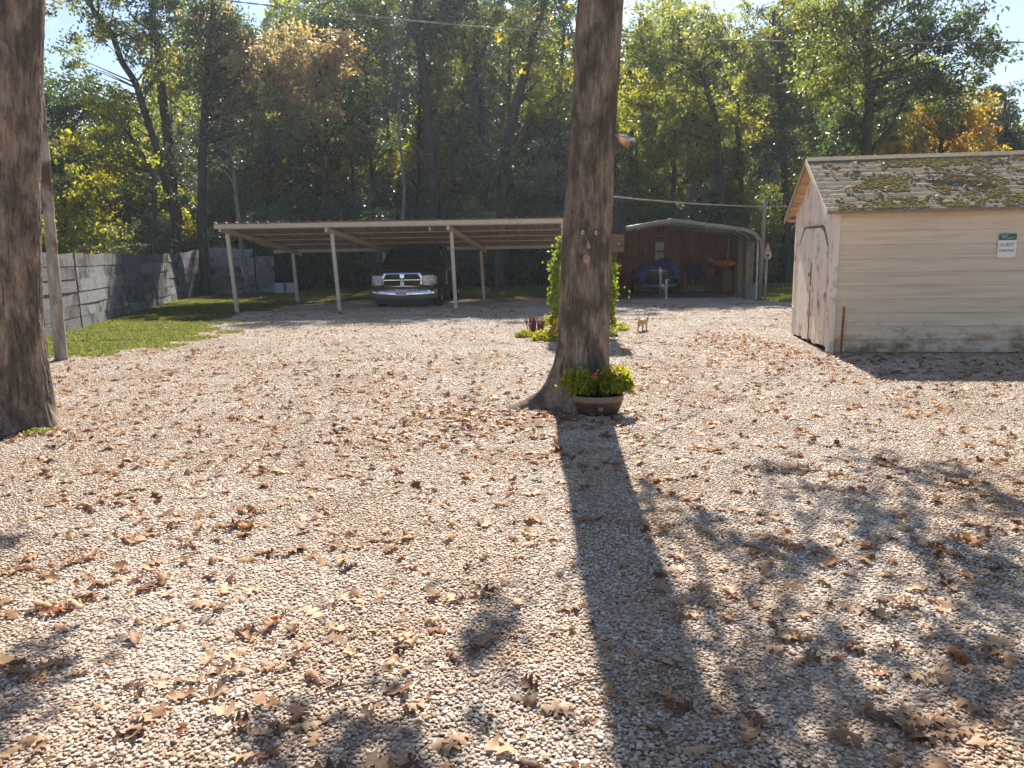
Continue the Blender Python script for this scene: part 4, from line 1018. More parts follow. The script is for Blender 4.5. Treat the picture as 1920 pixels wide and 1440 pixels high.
for k, f in enumerate(np.linspace(0, 1, 13)):
    p = a.lerp(b, f); w = max(.01, math.sin(math.pi*min(1, max(0, f)))**.6)*.17
    S.append([tuple(p+Vector((-.12*math.cos(t_)*w*2, math.cos(t_)*w*1.2, -.02+w*.8*math.sin(t_)+.06*(2*f-1)**2))) for t_ in np.linspace(0, 2*math.pi, 12, endpoint=False)])
q.loft(S); q.build('hull', MT['orange_plastic'], kk)
q = MB(); c = (a+b)/2; q.lathe([(.06, 0), (.09, .02), (.09, .035), (.07, .03)], c+Vector((0, 0, .1)), 16, 1.6, .8); q.build('cockpit_rim', MT['black'], kk)
rp = thing('hanging_rope', 'pale rope hanging from the barn roof frame to the kayak', 'rope', tuple(wall_pt(1365, 486, 3.0)))
q = MB(); q.tube([wall_pt(1364, 488, 3.1), wall_pt(1366, 460, 3.1), wall_pt(1368, 440, 3.1)], .012, 6); q.build('strand', MT['white_plastic'], rp)
cb_ = thing('wooden_cabinet', 'reddish cabinet under the kayak in the barn', 'cabinet', tuple(wall_pt(1357, 545, 3.9)))
c = wall_pt(1360, 545, 3.9); q = MB(); q.box((c.x, c.y, .42), (.34, .4, .78)); q.build('carcass', MT['barn_wood'], cb_, bevel=.01)
for z in (.25, .62): q = MB(); q.box((c.x, c.y-.206, z), (.3, .012, .32)); dr = q.build('drawer_front', MT['terracotta'], cb_); q = MB(); q.box((c.x, c.y-.22, z+.05), (.1, .02, .02)); q.build('handle', MT['galv'], dr)
hats = thing('work_cap', 'white cap hooked on the barn wall beside the kayak', 'cap', tuple(wall_pt(1333, 487, 4.5)))
c = wall_pt(1333, 488, 4.5); q = MB(); q.lathe([(.1, -.03), (.1, .02), (.07, .07), (0, .09)], c, 12); q.build('crown', MT['white_plastic'], hats); q = MB(); q.box(c+Vector((0, -.13, -.025)), (.14, .1, .012)); q.build('peak', MT['white_plastic'], hats)
for k, (px, lab) in enumerate(((1292, 'small white jar nearest the shovel in a row on the barn floor'), (1300, 'small white jar second from the shovel in the row'), (1308, 'small white jar third from the shovel in the row'), (1316, 'small white jar farthest from the shovel in the row'))):
    c = wall_pt(px, 539, 5.1); j = thing('paint_jar', lab, 'jar', tuple(c), 0, 'row of jars on the barn floor')
    q = MB(); q.lathe([(0, -.07), (.05, -.07), (.05, .03), (.035, .05), (0, .05)], c, 10); q.build('body', MT['white_plastic'], j)
    q = MB(); q.lathe([(0, .051), (.037, .051), (.037, .075), (0, .078)], c, 10); q.build('lid', MT['galv'], j)
sb = thing('storage_shelf', 'dark shelf unit with buckets under the hanging bag side', 'shelf', tuple(wall_pt(1330, 545, 4.8)))
c = wall_pt(1338, 545, 4.7)
for s in (-1, 1):
    for d in (-.15, .15): q = MB(); q.box((c.x+s*.26, c.y+d, .5), (.04, .04, 1.0)); q.build('leg', MT['plank'], sb)
for z in (.15, .55, .95): q = MB(); q.box((c.x, c.y, z), (.58, .36, .03)); q.build('board', MT['plank'], sb)
bu = thing('bucket', 'grey bucket on the middle board of the barn shelf', 'bucket', (c.x-.1, c.y-.03, .565)); q = MB(); q.lathe([(0, 0), (.1, 0), (.13, .25), (.135, .25), (.12, .02), (0, .02)], (c.x-.1, c.y-.03, .567), 16); q.build('body', MT['galv'], bu)
bin_ = thing('plastic_bin', 'grey square bin standing at the open corner of the barn', 'bin', tuple(wall_pt(1405, 556, .35)))
c = wall_pt(1404, 556, .45); q = MB(); q.box((c.x, c.y, .22), (.30, .32, .44), taper=(1.12, 1.12)); q.build('body', MT['grey_bin'], bin_, bevel=.02)
q = MB(); q.box((c.x, c.y, .455), (.36, .38, .03)); q.build('rim', MT['grey_bin'], bin_, bevel=.008)
for k, (px, py0, py1, lab) in enumerate(((1427, 514, 556, 'thin white pipe upright against the corner post of the barn'), (1434, 487, 556, 'grey steel pipe upright under the gourd birdhouse'))):
    g = G(px, 559+k); pp = thing('standing_pipe', lab, 'pipe', (g[0], g[1], 0), 0, None); zt = P(px, py0, g[1])[2]
    q = MB(); q.tube([(g[0], g[1], -.02), (g[0], g[1], zt)], .02+.018*k, 10); q.build('tube', MT['white_plastic' if k == 0 else 'galv'], pp)
    if k == 1: gx, gyy, gz = g[0], g[1], zt
gd = thing('gourd_birdhouse', 'pale orange gourd birdhouse on the steel pipe', 'birdhouse', (gx, gyy, gz))
q = MB(); q.lathe([(0, -.005), (.085, .01), (.13, .09), (.125, .2), (.08, .29), (.055, .36), (.04, .44), (.015, .48), (0, .49)], (gx+.02, gyy, gz), 18); q.build('body', m_noise('gourd_skin', [(.4, (.5, .27, .14)), (.6, (.64, .56, .47))], scale=7, rough=.6), gd)
q = MB(); q.lathe([(0, 0), (.035, 0), (.035, .006), (0, .006)], (0, 0, 0), 14, M=Matrix.Translation((gx+.01, gyy-.126, gz+.14)) @ Matrix.Rotation(math.pi/2, 4, 'X')); q.build('entrance_hole', MT['ink'], gd)
g = G(1424, 561); up_ = thing('utility_post', 'slim bare wooden post rising beside the barn corner', 'post', (g[0], g[1], 0))
q = MB(); q.tube([(g[0], g[1], -.02), (g[0]+.02, g[1], 1.4), (g[0]+.06, g[1], P(1431, 372, g[1])[2])], [.066, .064, .055], 12); q.build('shaft', MT['wood_post'], up_)
hs = thing('garden_hose', 'pale blue hose end lying on the dirt at the barn mouth', 'hose', tuple(G(1392, 561)))
g = Vector(G(1390, 561)); q = MB(); q.tube([g+Vector((-.3, .05, .02)), g+Vector((-.1, -.03, .02)), g+Vector((.1, .04, .02)), g+Vector((.35, -.02, .02))], .022, 8); q.build('tube', m_flat('hose_blue', (.3, .42, .46), .5), hs)

# ------------------------------------------------------------------ concrete blocks, log, stick behind the carport
for k, (px, lab) in enumerate(((526, 'pale concrete block farther from the carport post, on the grass'), (547, 'bluish concrete block nearer the carport post, on the grass'))):
    g = G(px, 545.5)*1; g = P(px, 546, 31.5); bl = thing('concrete_block', lab, 'block', (g[0], 31.5, 0), rad(5*k-3), 'blocks on the grass behind the carport')
    w, h, d = .40, .44, .3
    q = MB()
    for a_, b_ in (((-w/2, -d/2), (w/2, -d/2+.04)), ((-w/2, d/2-.04), (w/2, d/2)), ((-w/2, -d/2), (-w/2+.04, d/2)), ((w/2-.04, -d/2), (w/2, d/2)), ((-.02, -d/2+.04), (.02, d/2-.04))): q.box2((a_[0], a_[1], 0), (b_[0], b_[1], h))
    q.build('body', MT['concrete'], bl, local=True)
lg = thing('pale_log', 'pale trimmed log lying below the corner fence', 'log', (-11.2, 30.4, 0))
a = P(413, 537, 30.6); b = P(456, 536, 30.6); q = MB(); q.tube([(a[0], 30.6, .12), ((a[0]+b[0])/2, 30.55, .13), (b[0], 30.6, .11)], [.11, .12, .1], 12); q.build('stem', MT['bark_grey'], lg)
pile = thing('brush_heap', 'heap of brown brush and soil beside the thin tree', 'heap', (-11, 31.2, 0))
q = MB()
for k in range(46):
    c = Vector((P(random.uniform(402, 456), 530, 31.2)[0], 31.2+random.uniform(-.3, .3), random.uniform(.02, .34))); d = Vector((random.uniform(-.5, .5), random.uniform(-.3, .3), random.uniform(-.05, .1)))
    q.tube([c-d, c+Vector((0, 0, .05)), c+d], [.015, .02, .008], 5)
q.build('branches', MT['stick'], pile)
ws = thing('white_stake', 'thin white stake leaning by the corner fence', 'stake', tuple(P(456, 520, 31)))
q = MB(); q.tube([P(461, 533, 31), P(453, 500, 31.4)], .02, 6); q.build('rod', MT['white_plastic'], ws)

# ------------------------------------------------------------------ wires
def cable(name, pts, label, twist=True, r_=.006, n=120):
    p = np.array(pts); seg = np.linspace(0, len(p)-1, n); C = np.stack([np.interp(seg, range(len(p)), p[:, k]) for k in range(3)], -1)
    ker = np.ones(9)/9
    for k in range(3): C[4:-4, k] = np.convolve(C[:, k], ker, 'valid')
    o = thing(name, label, 'cable', tuple(C[n//2]))
    if twist:
        N = n*6; CC = np.stack([np.interp(np.linspace(0, n-1, N), range(n), C[:, k]) for k in range(3)], -1)
        for s in (0, 1):
            a = np.linspace(0, N/9*math.pi, N)+s*math.pi
            m = MB(); m.tube(CC+np.stack([0*a, np.cos(a), np.sin(a)], -1)*r_*1.1, r_, 4, True); m.build('strand', MT['wire'], o)
    else:
        m = MB(); m.tube(C, r_, 6); m.build('strand', MT['wire'], o)
cable('overhead_cable', [P(-200, -60, 28), P(200, -25, 27.6), P(520, 12, 27.2), P(800, 42, 27), P(1060, 64, 26.8), P(1300, 74, 26.6), P(1560, 80, 22.6), P(1920, 80, 19), P(2300, 70, 17)], 'twisted overhead service cable crossing high behind the oak', r_=.013)
cable('drop_cable', [np.array([.98, 7.78, 2.12]), P(1200, 374, 8.8), P(1300, 382, 10.2), P(1400, 387, 11.8), P(1502, 388, 13.7)], 'thin cable running from the oak trunk to the white shed', False, .008)

# ------------------------------------------------------------------ white shed
SR = rad(-8); sd = thing('white_shed', 'white weathered shed with mossy shingle roof and plank doors', 'shed', (4.77, 11.28, 0), SR)
SL, SD, EZs, RZs = 4.4, 2.45, 2.19, 2.95
slope = (RZs-EZs)/(SD/2)
def wz(y): return EZs-.03+slope*(min(y, SD-y))
r = random.Random(12)
# front lap siding, board by board
nb_ = 11; bh = (EZs-.02)/nb_
m = MB(); m.box2((.03, .02, .02), (SL, .05, EZs-.06)); m.build('sheathing', MT['dark_gap'], sd, local=True)
for k in range(nb_):
    z0 = k*bh+.015; z1 = z0+bh+.012
    m = MB(); n = 13; S = []
    ph = r.uniform(0, 6)
    for i in range(n):
        x = .055+(SL-.055)*i/(n-1); w = .004*math.sin(x*2.1+ph); wv = .004*math.sin(x*1.3+ph*2)
        S.append([(x, -.022+w, z0+wv), (x, .004+w, z1+wv), (x, .018+w, z1+wv), (x, .002+w, z0+wv)])
    m.loft(S, smooth=False); m.build('siding_board', MT['siding'], sd, local=True)
m = MB(); m.box2((.04, -.02, EZs-.075), (SL, .02, EZs-.03)); m.build('frieze_board', MT['white_wood'], sd, local=True)
for k, x in enumerate((.25, 1.75, 3.25)):
    m = MB(); m.box2((x, -.17, EZs-.09), (x+.045, .03, EZs-.03)); m.build('rafter_tail', MT['white_wood'], sd, local=True)
# corner boards
m = MB(); m.box2((-.028, -.03, -.01), (.055, -.006, EZs-.04)); m.build('corner_board', MT['white_wood_v'], sd, local=True)
m = MB(); m.box2((-.03, -.004, .0), (-.006, .10, EZs+.02)); m.build('corner_board', MT['white_wood_v'], sd, local=True)
m = MB(); m.box2((-.03, SD-.08, .03), (-.006, SD, EZs)); m.build('corner_board', MT['white_wood_v'], sd, local=True)
m = MB(); m.box2((-.03, -.012, .02), (.02, .022, .5)); m.build('patched_plank', MT['white_wood_v'], sd, local=True)
# gable planks (upright), with the door opening left dark
D0, D1, DZ = .265, 2.08, 1.88
y = .10
m = MB(); m.box2((.05, .06, .05), (.07, SD-.04, EZs)); m.build('sheathing', MT['dark_gap'], sd, local=True)
def door_top(y): return DZ-max(0, (D0+.30)-y)*1.0-max(0, y-(D1-.35))*.9
while y < SD-.08:
    y1 = min(y+.165, SD-.08); zb = .06+r.uniform(-.03, .03)
    zb0 = zb1 = zb
    if y1 > D0+.01 and y < D1-.01: zb0, zb1 = door_top(max(y, D0))+.010, door_top(min(y1, D1))+.010
    m = MB(); m.prism([(y+.003, zb0), (y1-.003, zb1), (y1-.003, wz(y1)-.01), (y+.003, wz(y)-.01)] if not (y < SD/2 < y1) else [(y+.003, zb0), (y1-.003, zb1), (y1-.003, wz(y1)-.01), (SD/2, wz(SD/2)-.01), (y+.003, wz(y)-.01)], -.012-r.uniform(0, .006), .01, 'x'); m.build('gable_board', MT['white_wood_v'], sd, local=True)
    y = y1
# two plank doors
mid = (D0+D1)/2-.02
for a, b in ((D0+.004, mid-.006), (mid+.006, D1-.004)):
    npk = 4; first = None
    dm = MB(); dm.box2((-.004, a+.03, .5), (.0, b-.03, .6)); dr = dm.build('door', MT['white_wood_v'], sd, local=True)
    for k in range(npk):
        y0 = a+(b-a)*k/npk; y1 = a+(b-a)*(k+1)/npk; zb = .045+.05*r.random()
        q = MB(); q.prism([(y0+.002, zb), (y1-.002, zb+r.uniform(-.02, .02)), (y1-.002, door_top(y1)-.012), (y0+.002, door_top(y0)-.012)], -.032-r.uniform(0, .005), -.006, 'x'); q.build('plank', MT['white_wood_v'], dr, local=True)
# dark cut line over the doors, latch, hinge knots
q = MB()
pl_ = [(-.034, y_, door_top(y_)+.012) for y_ in (D0, D0+.15, D0+.3, .8, 1.2, D1-.35, D1-.18, D1)]
q.tube(pl_, [.004, .007, .009, .012, .012, .010, .007, .004], 5); q.build('door_head_trim', MT['plank'], sd, local=True)
q = MB(); q.box2((-.05, mid-.011, .95), (-.03, mid+.011, 1.32)); q.box((-.055, mid+.01, 1.13), (.03, .1, .06)); q.build('latch', MT['plank'], sd, local=True)
q = MB(); q.box2((-.045, mid-.018, .05), (-.03, mid+.006, .88)); q.build('door_strip', MT['plank'], sd, local=True)
q = MB(); q.box2((.0, .15, -.02), (.04, SD-.1, .05)); q.build('door_gap_shade', MT['dark_gap'], sd, local=True)  # near-black strip stands in for the shaded gap under the doors
for y_, z_ in ((SD-.14, .5), (.02, .42)):
    q = MB(); q.lathe([(0, 0), (.035, .004), (.03, .02), (0, .028)], (0, 0, 0), 10, M=Matrix.Translation((-.03, y_, z_)) @ Matrix.Rotation(-math.pi/2, 4, 'Y')); q.build('wood_knob', MT['white_wood'], sd, local=True)
# roof deck, rake, soffit, shingles
OV, RK = .19, .17
ez0 = EZs-slope*OV
for s in (0, 1):
    ya, yb = (-OV, SD/2) if s == 0 else (SD+OV, SD/2)
    q = MB(); q.prism([(ya, ez0-.03), (yb, RZs-.03), (yb, RZs-.005), (ya, ez0-.005)], -RK, SL, 'x'); q.build('roof_deck', MT['raw_wood'], sd, local=True)
    q = MB(); q.prism([(ya, ez0-.09), (yb, RZs-.09), (yb, RZs+.005), (ya, ez0+.005)], -RK-.022, -RK-.001, 'x'); q.build('rake_board', MT['white_wood'] if s == 0 else MT['plank'], sd, local=True)
    for k in range(6):
        f0, f1 = k/6+.01, (k+1)/6-.01
        y0, y1 = ya+(yb-ya)*f0, ya+(yb-ya)*f1; z0, z1 = ez0+(RZs-ez0)*f0, ez0+(RZs-ez0)*f1
        q = MB(); q.prism([(y0, z0-.05), (y1, z1-.05), (y1, z1-.032), (y0, z0-.032)], -RK+.002, -.0, 'x'); q.build('soffit_board', MT['raw_wood'], sd, local=True)
q = MB(); q.box2((-.10, SD/2-.05, RZs-.2), (.0, SD/2+.05, RZs-.06)); q.build('ridge_beam', MT['raw_wood'], sd, local=True)
q = MB(); q.box2((-.12, SD+.02, ez0-.06), (.0, SD+OV, ez0-.01)); q.build('rafter_tail', MT['raw_wood'], sd, local=True)
q = MB(); q.box2((-RK, -OV-.012, ez0-.035), (SL, -OV-.001, ez0+.01)); q.build('drip_edge', MT['plank'], sd, local=True)
nrm_a = math.atan(slope); SLn = (SD/2+OV)/math.cos(nrm_a); NC = 13; ex = SLn/NC
shm = []
for k in range(6):
    rr_ = random.Random(200+k); m = MB(); w, L = .2385, ex+.03
    n = 4; S = []
    for i in range(n+1):
        x = -w/2+w*i/n; up = rr_.uniform(0, .007)
        S.append([(x, 0+rr_.uniform(-.006, .006), .006+up), (x, L*.5, .012+up*.4), (x, L, .004), (x, L, -.002), (x, 0, -.002+up)])
    m.loft(S, smooth=False); shm.append(m.mesh('shingle', MT['shingle']))
for s in (0, 1):
    A_ = Matrix.Translation((0, -OV, ez0)) @ Matrix.Rotation(nrm_a, 4, 'X') if s == 0 else Matrix.Translation((0, SD+OV, ez0)) @ Matrix.Rotation(math.pi, 4, 'Z') @ Matrix.Rotation(nrm_a, 4, 'X')
    if s == 1:
        q = MB(); q.box2((-SL, 0, 0), (RK, SLn, .014)); me = q.mesh('far_slope', MT['shingle']); me.transform(A_); link('far_roof_slope', me, sd); continue
    for c_ in range(NC):
        off = (c_ % 2)*.12
        for k in range(int((SL+RK)/.24)):
            x = -RK-.012+.12+k*.24+off*1.0
            if x > SL-.1: continue
            o = link('shingle', shm[r.randrange(6)], sd)
            o.matrix_local = A_ @ Matrix.Translation((x, c_*ex-.014, .004+.0015*r.random())) @ Matrix.Rotation(r.uniform(-.012, .012), 4, 'Z')
        if off: 
            o = link('shingle', shm[0], sd); o.matrix_local = A_ @ Matrix.Translation((-RK+.05, c_*ex-.014, .003)) @ Matrix.Scale(.5, 4, (1, 0, 0))
    q = MB(); q.box2((-RK-.01, -.02, -.01), (SL, .11, .012)); me = q.mesh('ridge_cap', MT['shingle']); me.transform(Matrix.Translation((0, SD/2-.1, RZs-slope*.06)) @ Matrix.Rotation(nrm_a, 4, 'X')); link('ridge_cap', me, sd)
    # moss tufts
    rg = np.random.default_rng(9); PV, PF = [], []; b = 0
    cen = []
    while len(cen) < 5200:
        x, v_ = rg.uniform(.0, SL), rg.uniform(.02, SLn)
        f = vnoise(np.array([x*1.5+3]), np.array([v_*2.6+1]), 77, 64)[0]+.5*vnoise(np.array([x*6]), np.array([v_*9]), 78, 64)[0]
        if f+.30*rg.random() > .90-.16*min(1, x/1.2)+.05*(v_ > 1.2): cen.append((x, v_))
    for x, v_ in cen:
        sc = rg.uniform(.006, .019); Q = PSH[rg.integers(0, 14)]*np.array([sc*rg.uniform(1.1, 2.2), sc*rg.uniform(.7, 1.3), sc*.55])+np.array([x, v_, .02]); 
        PV.append(Q); PF.append(ICF+b); b += 42
    PV = np.concatenate(PV); A3 = np.array(A_); PV = PV@A3[:3, :3].T+A3[:3, 3]
    o = link('roof_moss', np_mesh('roof_moss', PV, np.concatenate(PF), MT['moss'], None, True), sd); o['kind'] = 'stuff'
    SHED_ROOF = Matrix.Translation((4.77, 11.28, 0)) @ Matrix.Rotation(SR, 4, 'Z') @ A_
stk = thing('fallen_branch', 'crooked dead branch lying across the mossy shingles', 'branch', tuple(SHED_ROOF @ Vector((1.7, .95, .05))))
q = MB(); q.tube([SHED_ROOF @ Vector(p) for p in ((1.35, 1.0, .05), (1.6, .96, .06), (1.85, .86, .05), (2.1, .80, .06), (2.3, .72, .05))], [.01, .016, .018, .014, .006], 7); q.tube([SHED_ROOF @ Vector(p) for p in ((1.85, .86, .05), (2.05, .95, .07), (2.25, .93, .08))], [.01, .008, .004], 5); q.build('stem', MT['stick'], stk)
# sign
sg = thing('parking_sign', 'small green and white GUEST PARKING sign on the shed siding', 'sign', (0, 0, 0))
SM = Matrix.Translation((4.77, 11.28, 0)) @ Matrix.Rotation(SR, 4, 'Z')
e = np.array([0, 0, CAM_H]); d_ = ray(1888, 460); n_ = np.array(SM.to_3x3() @ Vector((0, 1, 0))); o0 = np.array(SM @ Vector((0, -.022, 0)))
sp_ = SM.inverted() @ Vector(e+d_*(((o0-e)@n_)/(d_@n_)))
sg.matrix_world = SM @ Matrix.Translation((sp_.x, -.024, sp_.z))
q = MB(); q.box((0, 0, 0), (.245, .006, .345)); q.build('plate', MT['sign_face'], sg, bevel=.002, local=True)
q = MB(); q.box((0, -.0045, .12), (.235, .002, .092)); gh_ = q.build('header_band', MT['sign_green'], sg, local=True)
q = MB()
for k, (x0, x1, z) in enumerate(((-.095, .0, .135), (-.09, .095, .105))):
    pts_ = [(x0+(x1-x0)*f, -.0068, z+.010*math.sin(f*26+k)*(1 if f < .75 or k == 0 else .4)+.008*math.sin(f*9)) for f in np.linspace(0, 1, 34)]
    q.tube(pts_, .0028, 4)
q.build('header_script', MT['sign_face'], gh_, local=True)
text_mesh('GUEST', .062, 'lettering', MT['ink'], sg, Matrix.Translation((0, -.0042, .008)) @ RX90, spacing=1.05)
text_mesh('PARKING', .047, 'lettering', MT['ink'], sg, Matrix.Translation((0, -.0042, -.075)) @ RX90)
for x in (-.1, .1):
    for z in (-.16, .16): q = MB(); q.lathe([(0, .004), (.006, .002), (.006, 0)], n=8, M=Matrix.Translation((x, -.003, z)) @ Matrix.Rotation(math.pi/2, 4, 'X')); q.build('screw', MT['galv'], sg, local=True)
# rusty stake
g = G(1576, 665); st = thing('fence_stake', 'rusty steel stake with yellow tip standing before the shed', 'stake', (g[0], g[1], 0))
zt = P(1583, 575, g[1])[2]; zz = P(1584, 558, g[1])[2]; tx = P(1583, 575, g[1])[0]
q = MB(); q.bar((g[0], g[1], -.05), (tx, g[1], zt), .036, .006, (0, 1, 0)); q.bar((g[0], g[1]+.015, -.05), (tx, g[1]+.015, zt), .006, .03, (0, 1, 0))
for k in range(16): f = .1+k*.055; q.box((g[0]*(1-f)+tx*f, g[1]-.008, zt*f), (.02, .012, .012))
q.build('shaft', MT['rust'], st)
q = MB(); q.bar((tx, g[1], zt), (tx+.005, g[1], zz), .034, .006, (0, 1, 0)); q.bar((tx, g[1]+.015, zt), (tx+.005, g[1]+.015, zz), .006, .03, (0, 1, 0)); q.build('tip', MT['yellow_tip'], st)

# ------------------------------------------------------------------ birdhouse post with vine, bed plants
VY = 13.7; vx = P(1095, 560, VY)[0]
bh_ = thing('birdhouse', 'old board birdhouse with sloped roof on the vine-covered post', 'birdhouse', (vx, VY, 0))
x0, x1 = P(1092, 440, VY-.2)[0], P(1170, 440, VY-.2)[0]; ztop, zr, zb = P(1150, 409, VY-.0)[2], P(1150, 436, VY-.2)[2], P(1150, 470, VY-.2)[2]
q = MB(); q.tube([(vx, VY+.02, -.03), (vx, VY+.02, zr)], .05, 10); q.build('post', MT['wood_post'], bh_)
nbd = 4
for k in range(nbd):
    q = MB(); a, b = zb+(zr-zb)*k/nbd, zb+(zr-zb)*(k+1)/nbd-.008; q.box2((x0, VY-.2-.003*(k % 2), a), (x1, VY-.18, b)); q.build('front_board', MT['house_wood'], bh_)
for x in (x0, x1): q = MB(); q.prism([(VY-.18, zb), (VY+.16, zb), (VY+.16, zr+.02), (VY-.10, ztop-.03), (VY-.18, zr)], x-.02, x+.012, 'x'); q.build('side_board', MT['house_wood'], bh_)
q = MB(); q.box2((x0, VY+.161, zb), (x1, VY+.18, zr+.01)); q.build('back_board', MT['house_wood'], bh_)
q = MB(); q.box2((x0-.01, VY-.19, zb-.022), (x1+.01, VY+.17, zb-.002)); q.build('floor_board', MT['house_wood'], bh_)
nr = 7
for k in range(nr):
    a, b = x0-.04+(x1-x0+.08)*k/nr, x0-.04+(x1-x0+.08)*(k+1)/nr-.006; q = MB(); q.prism([(VY-.25, zr-.03), (VY-.10, ztop-.02), (VY-.10, ztop+.005), (VY-.27, zr-.02)], a, b, 'x'); q.build('roof_board', MT['house_roof'], bh_)
    q = MB(); q.prism([(VY-.099, ztop-.02), (VY+.22, zr+.02), (VY+.23, zr+.035), (VY-.099, ztop+.005)], a, b, 'x'); q.build('roof_board', MT['house_roof'], bh_)
vine = thing('climbing_vine', 'yellow-green climbing vine covering the birdhouse post', 'vine', (vx, VY, 0))
rg = np.random.default_rng(21); Cs = []
for (px, py, rx, ry, n) in ((1046, 486, 6, 14, 120), (1040, 510, 8, 16, 190), (1047, 535, 10, 14, 210), (1038, 556, 9, 13, 190), (1046, 580, 10, 15, 210), (1036, 603, 8, 12, 130), (1052, 470, 5, 14, 80), (1050, 455, 4, 8, 40), (1148, 490, 6, 14, 120), (1144, 520, 8, 16, 170), (1150, 545, 6, 14, 130), (1143, 572, 8, 16, 150), (1147, 598, 7, 12, 110), (1095, 540, 38, 60, 800)):
    c = P(px, py, VY); Cs.append(c+rg.normal(size=(n, 3))*np.array([rx, rx*2.0, ry])*VY/FPX*.62)
Cs = np.concatenate(Cs); Cs = Cs[Cs[:, 2] > .02]; V, F, R = leaf_quads(Cs, rg.uniform(.05, .085, len(Cs)), rg.uniform(.045, .07, len(Cs)), rg, .5)
R = np.clip(R*.7+np.repeat(np.where(Cs[:, 0] < vx-.35, np.clip((1.1-Cs[:, 2])*.4, 0, .35), .0), 4), 0, 1)
link('foliage', np_mesh('foliage', V-wloc(vine), F, MT['leaf_vine'], R), vine)
q = MB()
for k in range(16):
    a = Vector((vx+random.uniform(-.5, .5), VY+random.uniform(-.1, .3), 0)); pts_ = [a]
    for j in range(6): pts_.append(pts_[-1]+Vector((random.uniform(-.09, .09), random.uniform(-.05, .05), .26)))
    q.tube(pts_, [.012, .012, .01, .009, .008, .006, .004], 5)
q.tube([P(1146, 488, VY-.1), P(1158, 492, VY-.1), P(1167, 498, VY-.1)], .006, 5); q.tube([P(1146, 505, VY-.1), P(1166, 505, VY-.1), P(1166, 509, VY-.1)], .006, 5)
q.tube([P(1058, 452, VY), P(1046, 446, VY), P(1040, 452, VY)], .004, 5)
q.build('stems', MT['stick'], vine)
# bed plants
sp = thing('spiky_plant', 'dark red spiky plant in the bed at the vine foot', 'plant', tuple(G(1002, 622)))
b0 = Vector(G(1004, 622)); q = MB()
for k in range(46):
    a = random.uniform(0, 6.28); L = random.uniform(.22, .40); w = .014; d = Vector((math.cos(a), math.sin(a), 0)); pz_ = Vector((-d.y, d.x, 0)); o_ = b0+d*random.uniform(0, .06)+Vector((random.uniform(-.12, .12), random.uniform(-.08, .08), 0))
    sp1 = random.uniform(.15, .55); p1 = o_+d*L*sp1*.5+Vector((0, 0, L*.6)); p2 = o_+d*L*sp1*1.3+Vector((0, 0, L*.95))
    q.add([o_-pz_*w*.6, o_+pz_*w*.6, p1+pz_*w, p1-pz_*w, p2], [(0, 1, 2, 3), (3, 2, 4)])
q.build('leaves', MT['leaf_red'], sp)
rg = np.random.default_rng(22)
def low_plant(name, label, px, py, rx, ry, h, n, mat, L=.06):
    g = G(px, py); t_ = thing(name, label, 'plant', (g[0], g[1], 0)); s_ = g[1]/FPX
    a = rg.uniform(0, 6.28, n); q_ = np.sqrt(rg.random(n)); C = np.stack([g[0]+np.cos(a)*q_*rx*s_, g[1]+np.sin(a)*q_*ry, .015+h*rg.random(n)*(1-q_**2*.7)], -1)
    V, F, R = leaf_quads(C, rg.uniform(.7, 1.3, n)*L, rg.uniform(.35, .6, n)*L, rg, -.2)
    link('leaves', np_mesh('leaves', V-wloc(t_), F, mat, R), t_); return t_
low_plant('bed_plant', 'bright green low plant at the open end of the flower bed', 985, 632, 20, .22, .12, 420, MT['leaf_vine'])
low_plant('bed_plant', 'lush green clump beside the oak root in the flower bed', 1022, 638, 26, .3, .2, 800, MT['leaf_lime'])
low_plant('bed_plant', 'small yellowish sprig beside the red spiky plant', 1022, 610, 14, .15, .22, 200, MT['leaf_lime'])
low_plant('bed_plant', 'yellow-green ground plant at the shed side of the vine', 1160, 618, 20, .35, .12, 460, MT['leaf_vine'])
low_plant('bed_plant', 'olive tuft tight against the oak below the birdhouse', 1146, 630, 12, .25, .18, 300, MT['leaf_mid'])
low_plant('dead_plant', 'brown withered stems at the foot of the vine', 1044, 628, 12, .2, .42, 380, MT['dry_mix'], .07)

low_plant('moss_patch', 'mossy yellow-green tuft at the root of the thick oak', 62, 812, 34, .12, .03, 500, MT['leaf_mid'], .03)

# ------------------------------------------------------------------ planter at the oak foot
pt = np.array([.845, 7.3]); pot = thing('planter', 'low oval brown planter with tan rim against the oak', 'planter', (pt[0], pt[1], 0))
q = MB(); q.lathe([(0, .0), (.175, .0), (.205, .03), (.232, .10), (.240, .135)], (pt[0], pt[1], 0), 40, 1, .72); q.build('bowl', MT['pot'], pot)
q = MB(); q.lathe([(.240, .135), (.247, .145), (.25, .185), (.246, .195), (.228, .195), (.222, .17), (.215, .12), (0, .12)], (pt[0], pt[1], 0), 40, 1, .72); q.build('rim', MT['pot_rim'], pot)
q = MB(); q.lathe([(0, .135), (.216, .13)], (pt[0], pt[1], 0), 24, 1, .72); q.build('soil', MT['dark_gap'], pot)
q = MB(); q.lathe([(0, .012), (.02, .01), (.026, 0)], n=16, M=Matrix.Translation((pt[0]+.005, pt[1]-.160, .075)) @ Matrix.Rotation(math.pi/2+.25, 4, 'X')); q.build('medallion', MT['pot_rim'], pot)
rg = np.random.default_rng(33)
